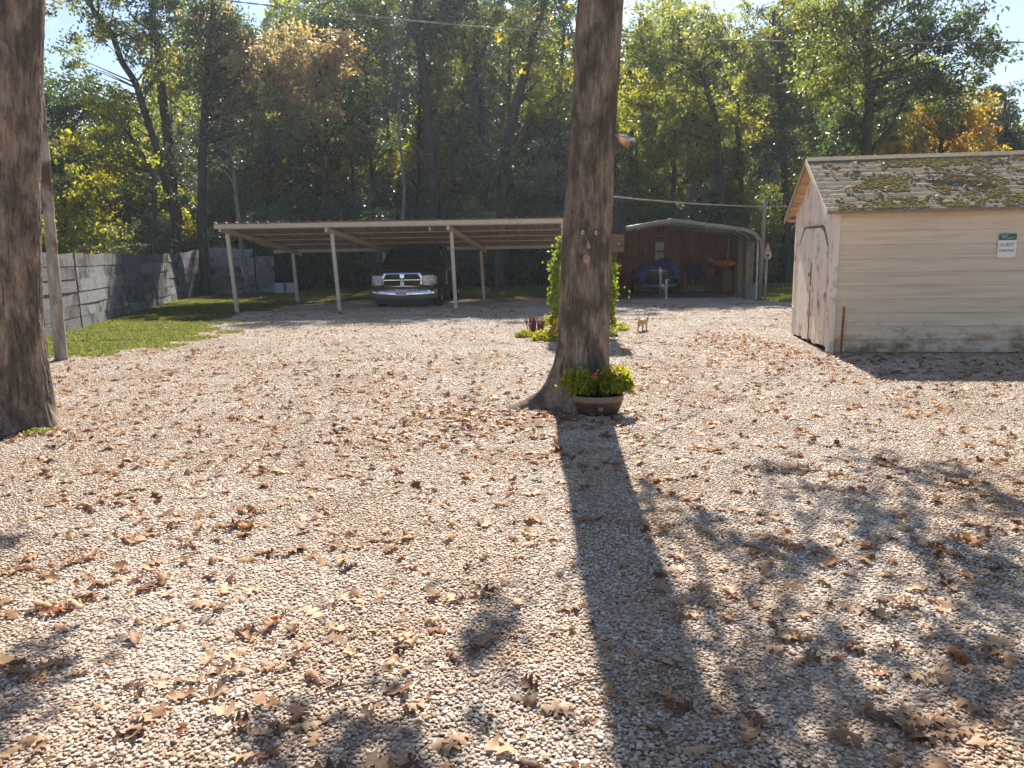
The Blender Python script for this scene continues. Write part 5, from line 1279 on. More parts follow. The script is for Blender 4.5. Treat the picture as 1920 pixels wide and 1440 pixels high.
def bush(name, label, px, py, rx, ry, n, mat, Y):
    c = P(px, py, Y); t_ = thing(name, label, 'plant', (c[0], Y, .15)); s_ = Y/FPX; q = MB(); C = []; D = []
    for k in range(n):
        d = rg.normal(size=3); d /= np.linalg.norm(d); d[2] = abs(d[2])*.9-.25*(rg.random() < .5); e = c+d*np.array([rx, rx*.8, ry])*s_*rg.uniform(.75, 1.1)
        base = np.array([c[0]+d[0]*.04, Y+d[1]*.04, .16]); m_ = (base+e)/2+np.array([0, 0, .05])
        if k < 60: q.tube([base, m_, e], [.004, .003, .002], 4)
        for j in range(11):
            f = rg.uniform(.55, 1.05); p = base*(1-f)**2+m_*2*f*(1-f)+e*f*f
            C.append(p+rg.normal(size=3)*.018)
    C = np.array(C); C = C[(C[:, 2] > .1)]
    V, F, R = leaf_quads(C, rg.uniform(.05, .085, len(C)), rg.uniform(.016, .024, len(C)), rg, .55)
    link('leaves', np_mesh('leaves', V-wloc(t_), F, mat, R), t_); q.build('stems', MT['leaf_mid'], t_)
bush('potted_plant', 'drooping green plant in the planter, shaded by the oak', 1082, 722, 32, 38, 150, MT['leaf_lime'], 7.3)
bush('potted_plant', 'bright lime plant in the sun at the open side of the planter', 1154, 720, 33, 38, 190, MT['leaf_lime'], 7.28)
bush('potted_plant', 'small dark green plant between the two mounds in the planter', 1118, 728, 18, 26, 60, MT['leaf_vine'], 7.32)
fl = thing('coral_flower', 'coral pink bloom between the two planter mounds', 'flower', tuple(P(1115, 705, 7.2)))
for px, py, s_ in ((1114, 707, .028), (1121, 694, .018), (1117, 701, .02)):
    c = P(px, py, 7.18); C = np.repeat(c[None], 10, 0)+rg.normal(0, s_*.35, (10, 3)); V, F, R = leaf_quads(C, s_*1.3, s_, rg, .1); link('petals', np_mesh('petals', V-wloc(fl), F, MT['flower'], R), fl)
q = MB(); q.tube([(pt[0]+.0, 7.28, .15), P(1116, 705, 7.2)], .004, 5); q.build('stem', MT['leaf_mid'], fl)

# ------------------------------------------------------------------ dog
def skin_body(name, joints, edges, radii, mat, parent, levels=2):
    me = bpy.data.meshes.new(name); me.from_pydata(joints, edges, [])
    o = bpy.data.objects.new(name, me); COL.objects.link(o)
    sk = o.modifiers.new('s', 'SKIN'); sk.use_smooth_shade = True
    for i, rr_ in enumerate(radii):
        v = me.skin_vertices[0].data[i]; v.radius = (rr_, rr_) if not hasattr(rr_, '__len__') else rr_; v.use_root = (i == 0)
    sb_ = o.modifiers.new('b', 'SUBSURF'); sb_.levels = levels; sb_.render_levels = levels
    bpy.context.view_layer.update(); dg = bpy.context.evaluated_depsgraph_get()
    m2 = bpy.data.meshes.new_from_object(o.evaluated_get(dg)); bpy.data.objects.remove(o)
    m2.name = name; m2.materials.clear(); m2.materials.append(mat); m2.polygons.foreach_set('use_smooth', [True]*len(m2.polygons))
    q = link(name, m2, parent); return q
dgp = G(1205, 621.5)
dog = thing('dog', 'small tan dog walking away across the gravel with raised tail', 'dog', (dgp[0], dgp[1], 0), rad(57))
# local +x is forward (towards the head)
J = [(-.11, 0, .205), (-.03, 0, .20), (.07, 0, .195), (.13, 0, .21), (.165, 0, .23), (.188, 0, .245), (.218, 0, .238), (.25, 0, .222),      # spine, neck, head, muzzle
     (-.115, .035, .165), (-.10, .04, .115), (-.135, .042, .065), (-.125, .042, .012), (-.10, .042, .006),
     (-.115, -.035, .165), (-.09, -.04, .115), (-.115, -.042, .065), (-.10, -.042, .012), (-.075, -.042, .006),
     (.09, .032, .15), (.085, .036, .085), (.09, .038, .012), (.11, .038, .006), (.09, -.032, .15), (.10, -.036, .085), (.115, -.038, .012), (.135, -.038, .006),
     (-.14, 0, .235), (-.175, .01, .265), (-.20, .03, .295), (-.215, .05, .32)]
E_ = [(0, 1), (1, 2), (2, 3), (3, 4), (4, 5), (5, 6), (6, 7), (0, 8), (8, 9), (9, 10), (10, 11), (11, 12), (0, 13), (13, 14), (14, 15), (15, 16), (16, 17), (2, 18), (18, 19), (19, 20), (20, 21), (2, 22), (22, 23), (23, 24), (24, 25), (0, 26), (26, 27), (27, 28), (28, 29)]
Rr = [.052, .05, .058, .05, .036, .036, .028, .016, .034, .022, .013, .012, .013, .034, .022, .013, .012, .013, .026, .016, .012, .014, .026, .016, .012, .014, .014, .010, .008, .005]
skin_body('body', J, E_, Rr, MT['dog'], dog)
for s in (-1, 1):
    q = MB(); q.loft([[(.178, s*.022, .265), (.20, s*.034, .26), (.182, s*.036, .255)], [(.176, s*.036, .29), (.19, s*.043, .285), (.178, s*.044, .28)], [(.172, s*.046, .312), (.174, s*.047, .311), (.172, s*.048, .31)]], True); q.build('ear', MT['dog'], dog, local=True)
    q = ball((.218, s*.022, .252), (.005, .005, .005), 8); q.build('eye', MT['ink'], dog, local=True)
q = ball((.262, 0, .226), (.008, .009, .007), 8); q.build('nose', MT['ink'], dog, local=True)
q = MB(); q.lathe([(.05, -.008), (.054, -.008), (.054, .008), (.05, .008)], n=20, M=Matrix.Translation((.142, 0, .217)) @ Matrix.Rotation(.9, 4, 'Y')); q.build('collar', MT['ink'], dog, local=True)

# ------------------------------------------------------------------ fallen leaves
def dry_leaf(seed, st=20, flat=.5):
    r_ = np.random.default_rng(seed); V = []; ph = r_.uniform(-.4, .4); nl = r_.uniform(2.6, 3.6); T_ = np.linspace(0, 1, st)
    R1 = 1/(r_.uniform(.9, 4.6)*(1-flat)*(1 if r_.random() < .65 else -1)+1e-3); R2 = 1/(r_.uniform(.4, 2.6)*(1-flat)*(1 if r_.random() < .6 else -1)+1e-3); tw_ = r_.uniform(-1, 1)*(1-flat)
    for i, t_ in enumerate(T_):
        env = .40*math.sin(math.pi*min(1, t_**.85))**.55*(1 if t_ > .12 else t_/.12)
        for k, sg in ((0, -1), (1, -.5), (2, 0), (3, .5), (4, 1)):
            lb = .60+.40*math.cos(2*math.pi*(nl*(t_-.08)+.06*(k > 2)+ph*.2)+math.pi)*(1 if .08 < t_ < .97 else .2)
            y = sg*max(.012, env*lb*r_.uniform(.93, 1.07)); x = t_-.5+.10*abs(y)*math.sin(2*math.pi*nl*t_)
            zz = .5*abs(R1)*0
            yy = R1*math.sin(y/R1); zz = -R1*(1-math.cos(y/R1)); xx = x; zz += -R2*(1-math.cos(x/R2)); a = tw_*x
            zz += .022*math.sin(11*x+5*y+seed)+.014*r_.normal()*(abs(sg))
            V.append((xx, yy*math.cos(a)-zz*math.sin(a)*.5, zz*math.cos(a)+yy*math.sin(a)))
    V = np.array(V); V[:, 2] -= np.percentile(V[:, 2], 6); F = []
    for i in range(st-1):
        for k in range(4): a = i*5+k; F.append((a, a+1, a+6, a+5))
    return V, np.array(F)
LEAFV = [dry_leaf(300+k, 20, (.85, .5, .2, .0)[k % 4]) for k in range(16)]
LEAFLO = [dry_leaf(300+k, 9, (.85, .5, .2, .0)[k % 4]) for k in range(16)]
FLAT = [k % 4 == 0 for k in range(16)]
rg = np.random.default_rng(55)
pos = []
def put(x, y): 
    if in_poly(np.array([x]), np.array([y]), GRAVEL)[0] and y > 1.4 and abs(x) < .72*y+.8 and not (x > 4.5 and y > 11.1 and x < 9.5 and y < 14.5): pos.append((x, y))
for k in range(1500):                         # clusters blown together
    y = 2.0+20*rg.random()**.8; x = rg.uniform(-.72, .72)*y
    n = 1+int(rg.gamma(1.2, 1.6)); s = rg.uniform(.06, .22)
    for _ in range(n): put(x+rg.normal(0, s*1.5), y+rg.normal(0, s))
for k in range(2300):                         # the thicker drift on the middle of the yard and by the shed
    y = rg.normal(9.5, 3.2); x = rg.uniform(-.62, .72)*y; put(x, y)
for k in range(500): put(rg.normal(4.0, .9), rg.normal(11.3, 1.0))
for k in range(420): put(rg.normal(-.4, .7), rg.normal(7.1, .7))
for k in range(260): put(rg.uniform(3.2, 5), rg.uniform(12, 14))
for px, py, n_ in ((290, 1008, 9), (590, 1040, 8), (610, 1130, 9), (220, 1112, 9), (110, 1060, 7), (1480, 882, 8), (705, 1195, 8), (850, 1150, 4), (560, 1352, 6), (30, 1262, 9), (235, 1296, 6), (350, 1350, 6), (60, 1412, 5), (450, 1250, 7), (130, 1140, 9), (940, 1110, 4), (400, 1000, 6), (690, 1010, 5), (520, 960, 6), (1650, 1040, 7), (1500, 1150, 6), (1820, 1240, 7), (1750, 1360, 6), (1330, 1390, 5), (760, 820, 9), (860, 790, 9), (330, 800, 7), (180, 940, 8)):
    g = G(px, py); sx_ = .05+.012*g[1]
    for _ in range(n_): put(g[0]+rg.normal(0, sx_*1.7), g[1]+rg.normal(0, sx_*.8))
for k in range(50): put(*(lambda y: (rg.uniform(-.66, .66)*y, y))(rg.uniform(2.1, 5.5)))
for cx_, cy_, n_ in ((-4.5, 6.75, 60), (.35, 7.25, 40), (1.15, 7.25, 20)):
    for _ in range(n_): put(cx_+rg.normal(0, .22), cy_+rg.normal(0, .16))
pos = np.array(pos); d = np.hypot(pos[:, 0], pos[:, 1])
vis = (np.abs(pos[:, 0]) < .66*pos[:, 1]+.1) & (pos[:, 1] > 2.05)
order = np.argsort(np.where(vis, d, 99)); near = order[:300]; rest = order[300:]
cols = list(DRY); LM = {}
for k in range(16):
    for c in cols:
        me = np_mesh('dry_leaf', LEAFV[k][0], LEAFV[k][1], MT['dry_'+c], None, True); LM[(k, c)] = me
for i in near:
    x, y = pos[i]; k = int(rg.integers(0, 16)); c = cols[int(rg.choice(4, p=[.44, .33, .16, .07]))]; L = float(rg.uniform(.07, .125)) if rg.random() < .7 else float(rg.uniform(.035, .07))
    o = link('fallen_leaf', LM[(k, c)]); o.location = (x, y, .010); o.scale = (L, L, L)
    o.rotation_euler = (rg.normal(0, .22), rg.normal(0, .22), rg.uniform(0, 6.28)); 
    shx = .53+.02*(y-5)
    dx = abs(x-shx); gap = 'hugging' if dx < .5 else ('near' if dx < .85 else ('a pace from' if dx < 1.35 else 'well clear of'))
    where = "inside the trunk shadow" if dx < .27 else f"{'shed' if x > shx else 'fence'} side, {gap} the trunk shadow"
    far = 'close up' if y < 2.7 else ('a stride out' if y < 3.3 else ('two strides out' if y < 4.1 else 'farther out'))
    tag(o, f"{'flat' if FLAT[k] else 'curled'} {'large' if L > .09 else 'small'} {c} leaf {where}, {far}", 'leaf', 'dry leaves fallen on the gravel')
V, F, R = [], [], []; b = 0
for i in rest:
    x, y = pos[i]; k = int(rg.integers(0, 16)); v, f = LEAFLO[k]; L = rg.uniform(.05, .13); E3 = np.array(Euler((rg.normal(0, .22), rg.normal(0, .22), rg.uniform(0, 6.28))).to_matrix())
    V.append(v*L@E3.T+np.array([x, y, .010])); F.append(f+b); R.append(np.full(len(v), rg.random())); b += len(v)
# leaves that reached the lawn and the shed roof
for k in range(500):
    x, y = rg.uniform(-12, -5), rg.uniform(10, 30)
    if not in_poly(np.array([x]), np.array([y]), LAWN)[0]: continue
    v, f = LEAFLO[k % 16]; L = rg.uniform(.06, .12); E3 = np.array(Euler((rg.normal(0, .3), rg.normal(0, .3), rg.uniform(0, 6.28))).to_matrix()); V.append(v*L@E3.T+np.array([x, y, .03])); F.append(f+b); R.append(np.full(len(v), rg.random())); b += len(v)
o = link('leaf_litter', np_mesh('leaf_litter', np.concatenate(V), np.concatenate(F), MT['dry_mix'], np.concatenate(R), True)); tag(o, 'thick scatter of small dry oak leaves over the yard', None, None, 'stuff')
for k in range(26):
    x, v_ = rg.uniform(.1, 3.0), rg.uniform(.1, 1.5); kk_ = int(rg.integers(0, 16)); c = cols[int(rg.choice(4))]; o = link('roof_leaf', LM[(kk_, c)])
    L = rg.uniform(.08, .14); o.matrix_world = SHED_ROOF @ Matrix.Translation((x, v_, .028)) @ Euler((rg.normal(0, .3), rg.normal(0, .3), rg.uniform(0, 6.28))).to_matrix().to_4x4() @ Matrix.Scale(L, 4)
    tag(o, f"{'flat' if FLAT[kk_] else 'curled'} {c} leaf on the mossy shingles {'near the eave' if v_ < .5 else ('near the ridge' if v_ > 1.1 else 'at mid slope')}, {'by the rake edge' if x < .9 else ('around the dead branch' if x < 2.2 else 'above the sign')}", 'leaf', 'dry leaves on the shed roof')
n_ = 15000; y = 1.9+20*rg.random(n_)**1.1; x = rg.uniform(-.70, .72, n_)*y        # crumbs of broken leaf
sp_ = MB(); pts_ = []
for k in range(40): a_ = k*math.pi/20; pts_.append((.12+(.42+.10*math.sin(3*a_+1)+.06*math.sin(7*a_))*math.cos(a_), 6.98+(.20+.05*math.sin(4*a_))*math.sin(a_), .007))
sp_.add([(.12, 6.98, .018)]+pts_, [(0, k+1, (k+1) % 40+1) for k in range(40)]); so_ = sp_.build('bare_soil', MT['dirt']); tag(so_, 'bare brown soil worn through the gravel at the oak root', None, None, 'structure')
kp = in_poly(x, y, GRAVEL) & ~((x > 4.5) & (y > 11.1) & (y < 14.5)) & (vnoise(x*1.3+30, y*.9, 66, 128)+.5*rg.random(n_) > .52)
C = np.stack([x, y, np.full(n_, .013)], -1)[kp]; L = rg.uniform(.012, .04, len(C))
V, F, R = leaf_quads(C, L, L*rg.uniform(.4, .8, len(C)), rg, 0); V[:, 2] = .012+(V[:, 2]-.013)*.4
o = link('leaf_crumbs', np_mesh('leaf_crumbs', V, F, MT['dry_mix'], R)); tag(o, 'small broken bits of dry leaf over the gravel', None, None, 'stuff')
for px, py, lab in ((650, 1300, 'thin dead twig on the gravel near the camera'), (1095, 1290, 'short grey twig in the trunk shadow')):
    g = Vector(G(px, py)); tg = thing('twig', lab, 'twig', tuple(g)); q = MB(); q.tube([g+Vector((-.1, -.03, .014)), g+Vector((0, .01, .024)), g+Vector((.12, .05, .014))], [.003, .004, .002], 5); q.build('stem', MT['stick'], tg)

# ------------------------------------------------------------------ forest
rf = np.random.default_rng(91)
LSZ = {'dark': .15, 'blue': .14, 'mid': .15, 'yellow': .15, 'gold': .17, 'orange': .16, 'silver': .15}
def tree(name, label, base, path, w, Y, blobs, limbs=(), bark='bark_far', group=None, dens=.17, boost=1.6):
    """path: pixels up the stem, at depth Y ; blobs: (px, py, rx, ry, colour[, density])"""
    g = P(base[0], 520, Y); t_ = thing(name, label, 'tree', (g[0], Y, 0), 0, group)
    s_ = Y/FPX; pts_ = [np.array([P(path[0][0], 520, Y)[0], Y, -.1])]
    for x, y in path: 
        p = P(x, y, Y)
        if p[2] > pts_[-1][2]+.2: pts_.append(p)
    pts_ = np.array(pts_); n = max(10, len(pts_)*5); q_ = np.linspace(0, len(pts_)-1, n); D_ = np.stack([np.interp(q_, range(len(pts_)), pts_[:, k]) for k in range(3)], -1)
    D_ += np.stack([vnoise(q_*1.7, q_*0+k, int(Y*10)+k, 64)-.5 for k in range(3)], -1)*np.array([.12, .2, 0])
    m = MB(); m.tube(D_, list(np.linspace(w*s_/2*1.12, w*s_/2*.42, n)), 9)
    for lm, lw in limbs:
        L_ = [P(x, y, Y+k*.25) for k, (x, y) in enumerate(lm)]; m.tube(L_, list(np.linspace(lw*s_/2, lw*s_/5, len(L_))), 6)
    groups = {}
    for bl in blobs:
        px, py, rx, ry, c = bl[:5]; dn = bl[5] if len(bl) > 5 else dens
        n_ = int(rx*ry*math.pi*dn*boost); ct_ = P(px, py, Y+rf.uniform(-.6, .6)); RX, RZ_ = rx*s_, ry*s_
        C, cc, tone = blob_points(ct_, RX, max(RX*.75, .5), RZ_, n_, rf, sub=min(.46, .2+.10*min(RX, RZ_)))
        ok = C[:, 2] > .05; groups.setdefault(c, []).append((C[ok], tone[ok]))
        for e in cc[::max(1, len(cc)//4)]:
            j = int(np.argmin(np.abs(D_[:, 2]-(e[2]-.6-.25*RX)))); a = D_[j]; mid_ = (a+e)/2+np.array([0, 0, .25*rf.random()])
            m.tube([a, mid_, e], [min(.035, w*s_*.15), .016, .006], 5)
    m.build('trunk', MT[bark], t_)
    for c, lst in groups.items():
        C = np.concatenate([q[0] for q in lst]); T_ = np.concatenate([q[1] for q in lst]); n_ = len(C); L = LSZ[c]*rf.uniform(.65, 1.3, n_)*(Y/33.)**.5
        V, F, R = leaf_quads(C, L, L*rf.uniform(.42, .62, n_), rf, .35, T_)
        link('crown', np_mesh('crown', V-wloc(t_), F, MT['leaf_'+c], R), t_)
    return t_
def shrub(label, px, top, rx, Y, c, dens=.2, name='shrub', group='shrubs along the foot of the woods', bot=545):
    s_ = Y/FPX; t_ = thing(name, label, 'shrub', (P(px, 540, Y)[0], Y, 0), 0, group); zt = max(.6, P(px, top, Y)[2]); RX = rx*s_
    n_ = int(rx*(bot-top)*.5*7.0*dens); C, cc, tone = blob_points((P(px, 540, Y)[0], Y, zt*.5), RX, max(.6, RX*.7), zt*.52, n_, rf, sub=.3)
    ok = C[:, 2] > .04; C = C[ok]; L = LSZ[c]*rf.uniform(.6, 1.25, len(C))*.85
    V, F, R = leaf_quads(C, L, L*rf.uniform(.4, .6, len(C)), rf, .3, tone[ok]); link('foliage', np_mesh('foliage', V-wloc(t_), F, MT['leaf_'+c], R), t_)
    m = MB()
    for e in cc[::max(1, len(cc)//9)]: m.tube([(t_.location.x+rf.normal(0, .08), Y+rf.normal(0, .08), -.03), ((t_.location.x+e[0])/2, (Y+e[1])/2, e[2]*.55), tuple(e)], [.03, .018, .007], 5)
    m.build('stems', MT['bark_far'], t_); return t_

tree('leaning_tree', 'slender dark tree bending over the fence against the sky', (335, 480), [(335, 480), (330, 400), (300, 290), (280, 235), (257, 165), (230, 110), (207, 65), (185, 30), (160, -10), (130, -70)], 15, 31,
     [(170, 60, 90, 70, 'mid', .07), (120, 160, 60, 40, 'dark', .06), (270, 130, 60, 60, 'mid', .07), (140, -40, 110, 60, 'mid', .1), (230, 200, 60, 40, 'dark', .08), (60, -150, 70, 40, 'mid', .12), (210, -180, 70, 40, 'mid', .12), (330, -170, 60, 40, 'mid', .12)], [(((207, 70), (235, 62), (270, 85)), 6), (((280, 130), (285, 100), (280, 60)), 5)])
tree('straight_tree', 'tall straight dark trunk with ivy rising behind the bushy fence corner', (338, 490), [(338, 490), (328, 400), (318, 300), (305, 190), (297, 110), (288, 40), (280, -60)], 22, 33,
     [(320, 30, 80, 55, 'dark', .2), (340, 300, 38, 110, 'silver', .10), (345, 400, 45, 70, 'yellow', .10), (230, -80, 100, 50, 'dark', .16)], [(((310, 180), (345, 210), (340, 260), (350, 300)), 5), (((290, 60), (255, 40), (235, 10)), 6)])
tree('woodland_tree', 'dark trunk carrying the wide golden-tan bough above the carport', (383, 500), [(383, 500), (381, 400), (382, 300), (388, 180), (392, 100), (402, 10), (410, -70)], 18, 30.5,
     [(415, 60, 75, 70, 'dark', .2), (410, 90, 65, 80, 'gold', .09), (440, 190, 60, 50, 'gold', .07), (460, 130, 75, 62, 'gold', .15), (545, 105, 85, 50, 'gold', .17), (635, 112, 52, 46, 'gold', .17), (550, 170, 80, 40, 'gold', .12), (600, 190, 50, 35, 'gold', .08), (520, 200, 90, 40, 'mid', .06), (400, 160, 60, 70, 'dark', .14)], [(((392, 110), (450, 130), (520, 140), (600, 135)), 8), (((388, 180), (420, 165), (460, 170)), 6)])

tree('thin_tree', 'thin grey-stemmed tree standing before the corner fence', (458, 520), [(463, 528), (459, 480), (450, 420), (440, 350), (432, 290), (428, 200)], 9, 31, [(425, 250, 50, 60, 'blue', .13), (450, 180, 40, 40, 'yellow', .07)], bark='bark_grey')
tree('young_tree', 'slim dark stem leaning toward its twin above the carport roof', (612, 470), [(612, 470), (609, 330), (600, 280), (585, 225), (575, 180), (560, 120)], 10, 37, [(560, 250, 60, 60, 'mid', .12), (590, 60, 80, 50, 'dark', .17)])
tree('young_tree', 'slim upright dark stem beside its leaning twin', (618, 470), [(618, 470), (616, 330), (612, 250), (604, 160), (600, 60), (598, -40)], 10, 37.6, [(660, 40, 80, 50, 'dark', .12), (650, 250, 50, 60, 'yellow', .08), (700, -40, 70, 50, 'mid', .12)])
tree('bare_tree', 'pale leafless stem with crooked twigs above the parked truck', (757, 470), [(757, 470), (757, 385), (753, 300), (746, 200), (742, 120), (738, 30)], 7, 31.5, [(740, 130, 40, 60, 'blue', .08)],
     [(((755, 330), (770, 318), (785, 300)), 3), (((752, 285), (725, 265), (690, 255), (668, 262)), 3), (((750, 270), (715, 240), (680, 232), (655, 240)), 3), (((752, 280), (780, 290), (812, 288)), 3), (((725, 265), (712, 290), (700, 310)), 2), (((690, 235), (672, 245), (664, 255)), 2)], bark='bark_grey')
tree('woodland_tree', 'thick dark trunk forking near the top above the truck', (815, 480), [(815, 480), (812, 360), (806, 260), (796, 160), (788, 70), (782, 0), (778, -70)], 24, 34,
     [(760, 60, 85, 60, 'dark', .2), (840, 40, 70, 50, 'dark', .18), (740, 170, 50, 60, 'blue', .14), (830, 160, 45, 45, 'mid', .12), (800, -60, 130, 60, 'dark', .2)], [(((790, 70), (820, 30), (845, -10)), 12)])
tree('woodland_tree', 'dark trunk with a curved low limb, beside the slanting tree', (909, 480), [(909, 480), (908, 370), (907, 300), (903, 220), (895, 140), (893, 60), (888, -20), (885, -80)], 14, 35,
     [(900, 190, 55, 45, 'blue', .16), (860, 250, 50, 40, 'blue', .14), (850, 110, 55, 50, 'mid', .13), (930, 40, 70, 50, 'mid', .12), (890, -60, 120, 50, 'dark', .18)], [(((903, 290), (888, 270), (860, 262), (835, 265)), 7), (((895, 140), (870, 60), (845, 20)), 8), (((895, 130), (915, 70), (930, 20), (960, -20)), 8)])
tree('slanting_tree', 'heavy dark tree slanting toward the oak with long bare limbs', (935, 490), [(935, 490), (940, 360), (952, 260), (968, 190), (985, 130), (1000, 70), (1020, 10), (1050, -60)], 22, 33,
     [(990, 80, 60, 60, 'mid', .12), (1030, 170, 50, 70, 'yellow', .08), (920, 300, 60, 60, 'blue', .16), (1010, 330, 60, 60, 'silver', .09), (1040, -40, 130, 60, 'dark', .16)], [(((962, 210), (1000, 160), (1040, 110), (1075, 60)), 9), (((960, 270), (1010, 205), (1060, 170), (1090, 150)), 7), (((985, 310), (1030, 262), (1080, 225)), 10)])
tree('woodland_tree', 'leaning bare-trunked tree with a long limb reaching toward the oak', (1360, 470), [(1360, 470), (1352, 330), (1345, 270), (1335, 205), (1325, 155), (1310, 125), (1292, 95), (1270, 60)], 15, 32,
     [(1240, 90, 80, 60, 'mid', .16), (1330, 60, 60, 45, 'mid', .15), (1200, 190, 60, 60, 'yellow', .13), (1270, 200, 70, 60, 'mid', .12), (1340, 240, 60, 60, 'yellow', .10), (1400, 110, 60, 60, 'mid', .16), (1200, 60, 50, 50, 'mid', .08)], [(((1312, 125), (1280, 130), (1240, 150), (1200, 175), (1150, 200)), 8), (((1330, 170), (1310, 155), (1270, 165)), 4), (((1318, 130), (1345, 110), (1365, 85)), 4)])
tree('young_tree', 'slender trunk in yellowing leaves between the oak and leaning tree', (1262, 470), [(1262, 470), (1263, 330), (1266, 250), (1267, 170), (1270, 90)], 8, 35, [(1240, 270, 60, 60, 'yellow', .13), (1285, 160, 55, 55, 'yellow', .12), (1220, 350, 50, 50, 'mid', .16)])
tree('young_tree', 'slender trunk just left of the leaning tree above the barn', (1312, 470), [(1312, 470), (1310, 300), (1306, 230), (1300, 160), (1296, 80)], 8, 36, [(1310, 320, 45, 50, 'gold', .08), (1320, 250, 50, 60, 'orange', .06), (1310, 120, 60, 50, 'mid', .16)])
tree('young_tree', 'forked trunk in bright leaves nearer the shed roof', (1390, 470), [(1390, 470), (1386, 300), (1384, 240), (1382, 190), (1395, 160), (1402, 100)], 10, 34, [(1400, 200, 60, 70, 'yellow', .14), (1440, 140, 55, 70, 'mid', .17), (1380, 310, 50, 50, 'mid', .17)], [(((1382, 195), (1365, 160), (1350, 110)), 5)])
tree('woodland_tree', 'bushy bright green tree with airy top above the shed gable', (1475, 470), [(1475, 470), (1470, 330), (1465, 200), (1455, 100), (1450, 20)], 14, 33, [(1470, 120, 70, 70, 'mid', .2), (1500, 220, 60, 70, 'mid', .2), (1460, 280, 60, 60, 'blue', .2), (1480, 40, 50, 45, 'mid', .14), (1530, 60, 50, 60, 'mid', .2), (1410, 30, 18, 40, 'mid', .06)])
tree('spreading_tree', 'broad many-limbed dark tree rising behind the shed roof', (1615, 440), [(1615, 440), (1618, 300), (1624, 240), (1630, 180), (1628, 110), (1624, 40), (1620, -60)], 20, 24,
     [(1570, 110, 80, 90, 'mid', 0.124), (1600, 230, 70, 60, 'dark', 0.136), (1640, 40, 70, 60, 'dark', 0.081), (1720, 70, 70, 60, 'dark', 0.099), (1790, 50, 70, 55, 'dark', 0.081), (1700, 160, 80, 50, 'dark', 0.124), (1800, 130, 70, 50, 'dark', 0.105), (1860, 90, 50, 50, 'dark', 0.050), (1560, 30, 70, 60, 'mid', 0.105), (1720, -40, 150, 50, 'dark', 0.081)],
     [(((1616, 280), (1600, 240), (1594, 190), (1590, 120)), 8), (((1624, 230), (1650, 140), (1665, 60), (1690, -20)), 8), (((1630, 190), (1680, 130), (1740, 80), (1810, 20)), 8), (((1632, 290), (1670, 240), (1700, 180), (1760, 120)), 9), (((1618, 300), (1655, 250), (1670, 200)), 6), (((1700, 175), (1780, 120), (1800, 90)), 4)])
tree('autumn_tree', 'orange and yellow autumn tree glowing above the shed ridge', (1760, 440), [(1760, 440), (1762, 320), (1768, 230), (1775, 160)], 10, 30, [(1660, 240, 45, 50, 'yellow', .13), (1740, 240, 60, 50, 'orange', .12), (1820, 230, 55, 60, 'orange', .12), (1770, 190, 60, 40, 'yellow', .1), (1700, 290, 80, 30, 'orange', .12), (1840, 290, 50, 30, 'orange', .13), (1740, 215, 90, 70, 'dark', .09)])
tree('dark_evergreen', 'dense dark tree at the open edge of the woods by the sky', (1888, 440), [(1888, 440), (1888, 320), (1888, 250), (1886, 215)], 11, 32, [(1880, 260, 42, 60, 'blue', .24), (1870, 190, 36, 40, 'blue', .2), (1868, 300, 60, 50, 'dark', .22)])
tree('woodland_tree', 'yellow-leaved tree over the fence with a crooked side limb', (290, 480), [(290, 480), (285, 330), (270, 290), (240, 250), (205, 222), (180, 205)], 9, 29.5, [(190, 215, 60, 30, 'yellow', .12), (130, 270, 45, 28, 'yellow', .15), (230, 300, 60, 30, 'yellow', .1), (190, 340, 70, 40, 'yellow', .12), (150, 390, 55, 40, 'yellow', .15), (240, 370, 60, 40, 'mid', .14)], [(((285, 320), (255, 315), (230, 325)), 4)])
tree('woodland_tree', 'dark green tree filling the gap beyond the wooden pole', (120, 480), [(120, 480), (118, 380), (115, 280), (112, 200)], 12, 34, [(115, 200, 55, 50, 'dark', .2), (170, 180, 60, 45, 'dark', .18), (110, 300, 50, 60, 'blue', .2), (200, 260, 70, 50, 'mid', .16), (230, 210, 50, 40, 'mid', .15), (150, 440, 90, 40, 'yellow', .2), (60, 250, 60, 90, 'dark', .2)])
# background trees filling the wood, each its own
HZ = ['dark', 'blue', 'mid', 'yellow']
fill = [(430, 42, 'dark'), (505, 43, 'dark'), (590, 44, 'dark'), (660, 42, 'blue'), (700, 38, 'dark'), (735, 42, 'mid'), (780, 40, 'blue'), (850, 39, 'mid'), (875, 43, 'dark'), (955, 38, 'blue'), (1000, 41, 'mid'), (1040, 38, 'dark'), (1090, 42, 'blue'), (1150, 39, 'mid'), (1190, 37, 'yellow'), (1235, 41, 'mid'), (1290, 43, 'yellow'), (1340, 39, 'mid'), (1420, 41, 'yellow'), (1500, 40, 'dark'), (1545, 37, 'mid'), (1590, 42, 'dark'), (1660, 39, 'mid'), (1720, 42, 'dark'), (1800, 40, 'mid'), (330, 41, 'yellow'), (260, 40, 'mid'), (200, 38, 'dark'), (80, 40, 'mid'), (20, 37, 'dark'), (-60, 36, 'mid'), (1980, 36, 'dark')]
SKY = [(-100, 120), (60, 150), (100, 190), (200, 205), (280, 190), (330, 60), (420, 40), (455, 110), (500, 110), (540, -60), (1050, -60), (1100, 60), (1180, 60), (1240, -20), (1330, 20), (1400, 60), (1450, 40), (1520, -40), (1640, 60), (1740, 120), (1840, 190), (1880, 240), (1920, 250), (2100, 240)]
BG_REF = [(120, 'dark tree beyond the pole'), (375, 'fence corner'), (560, 'golden bough'), (757, 'bare pale stem'), (907, 'curved-limb tree'), (960, 'slanting tree'), (1110, 'oak'), (1258, 'barn ridge'), (1345, 'leaning tree'), (1530, 'shed gable'), (1620, 'spreading tree'), (1760, 'autumn tree'), (1888, 'dark evergreen')]
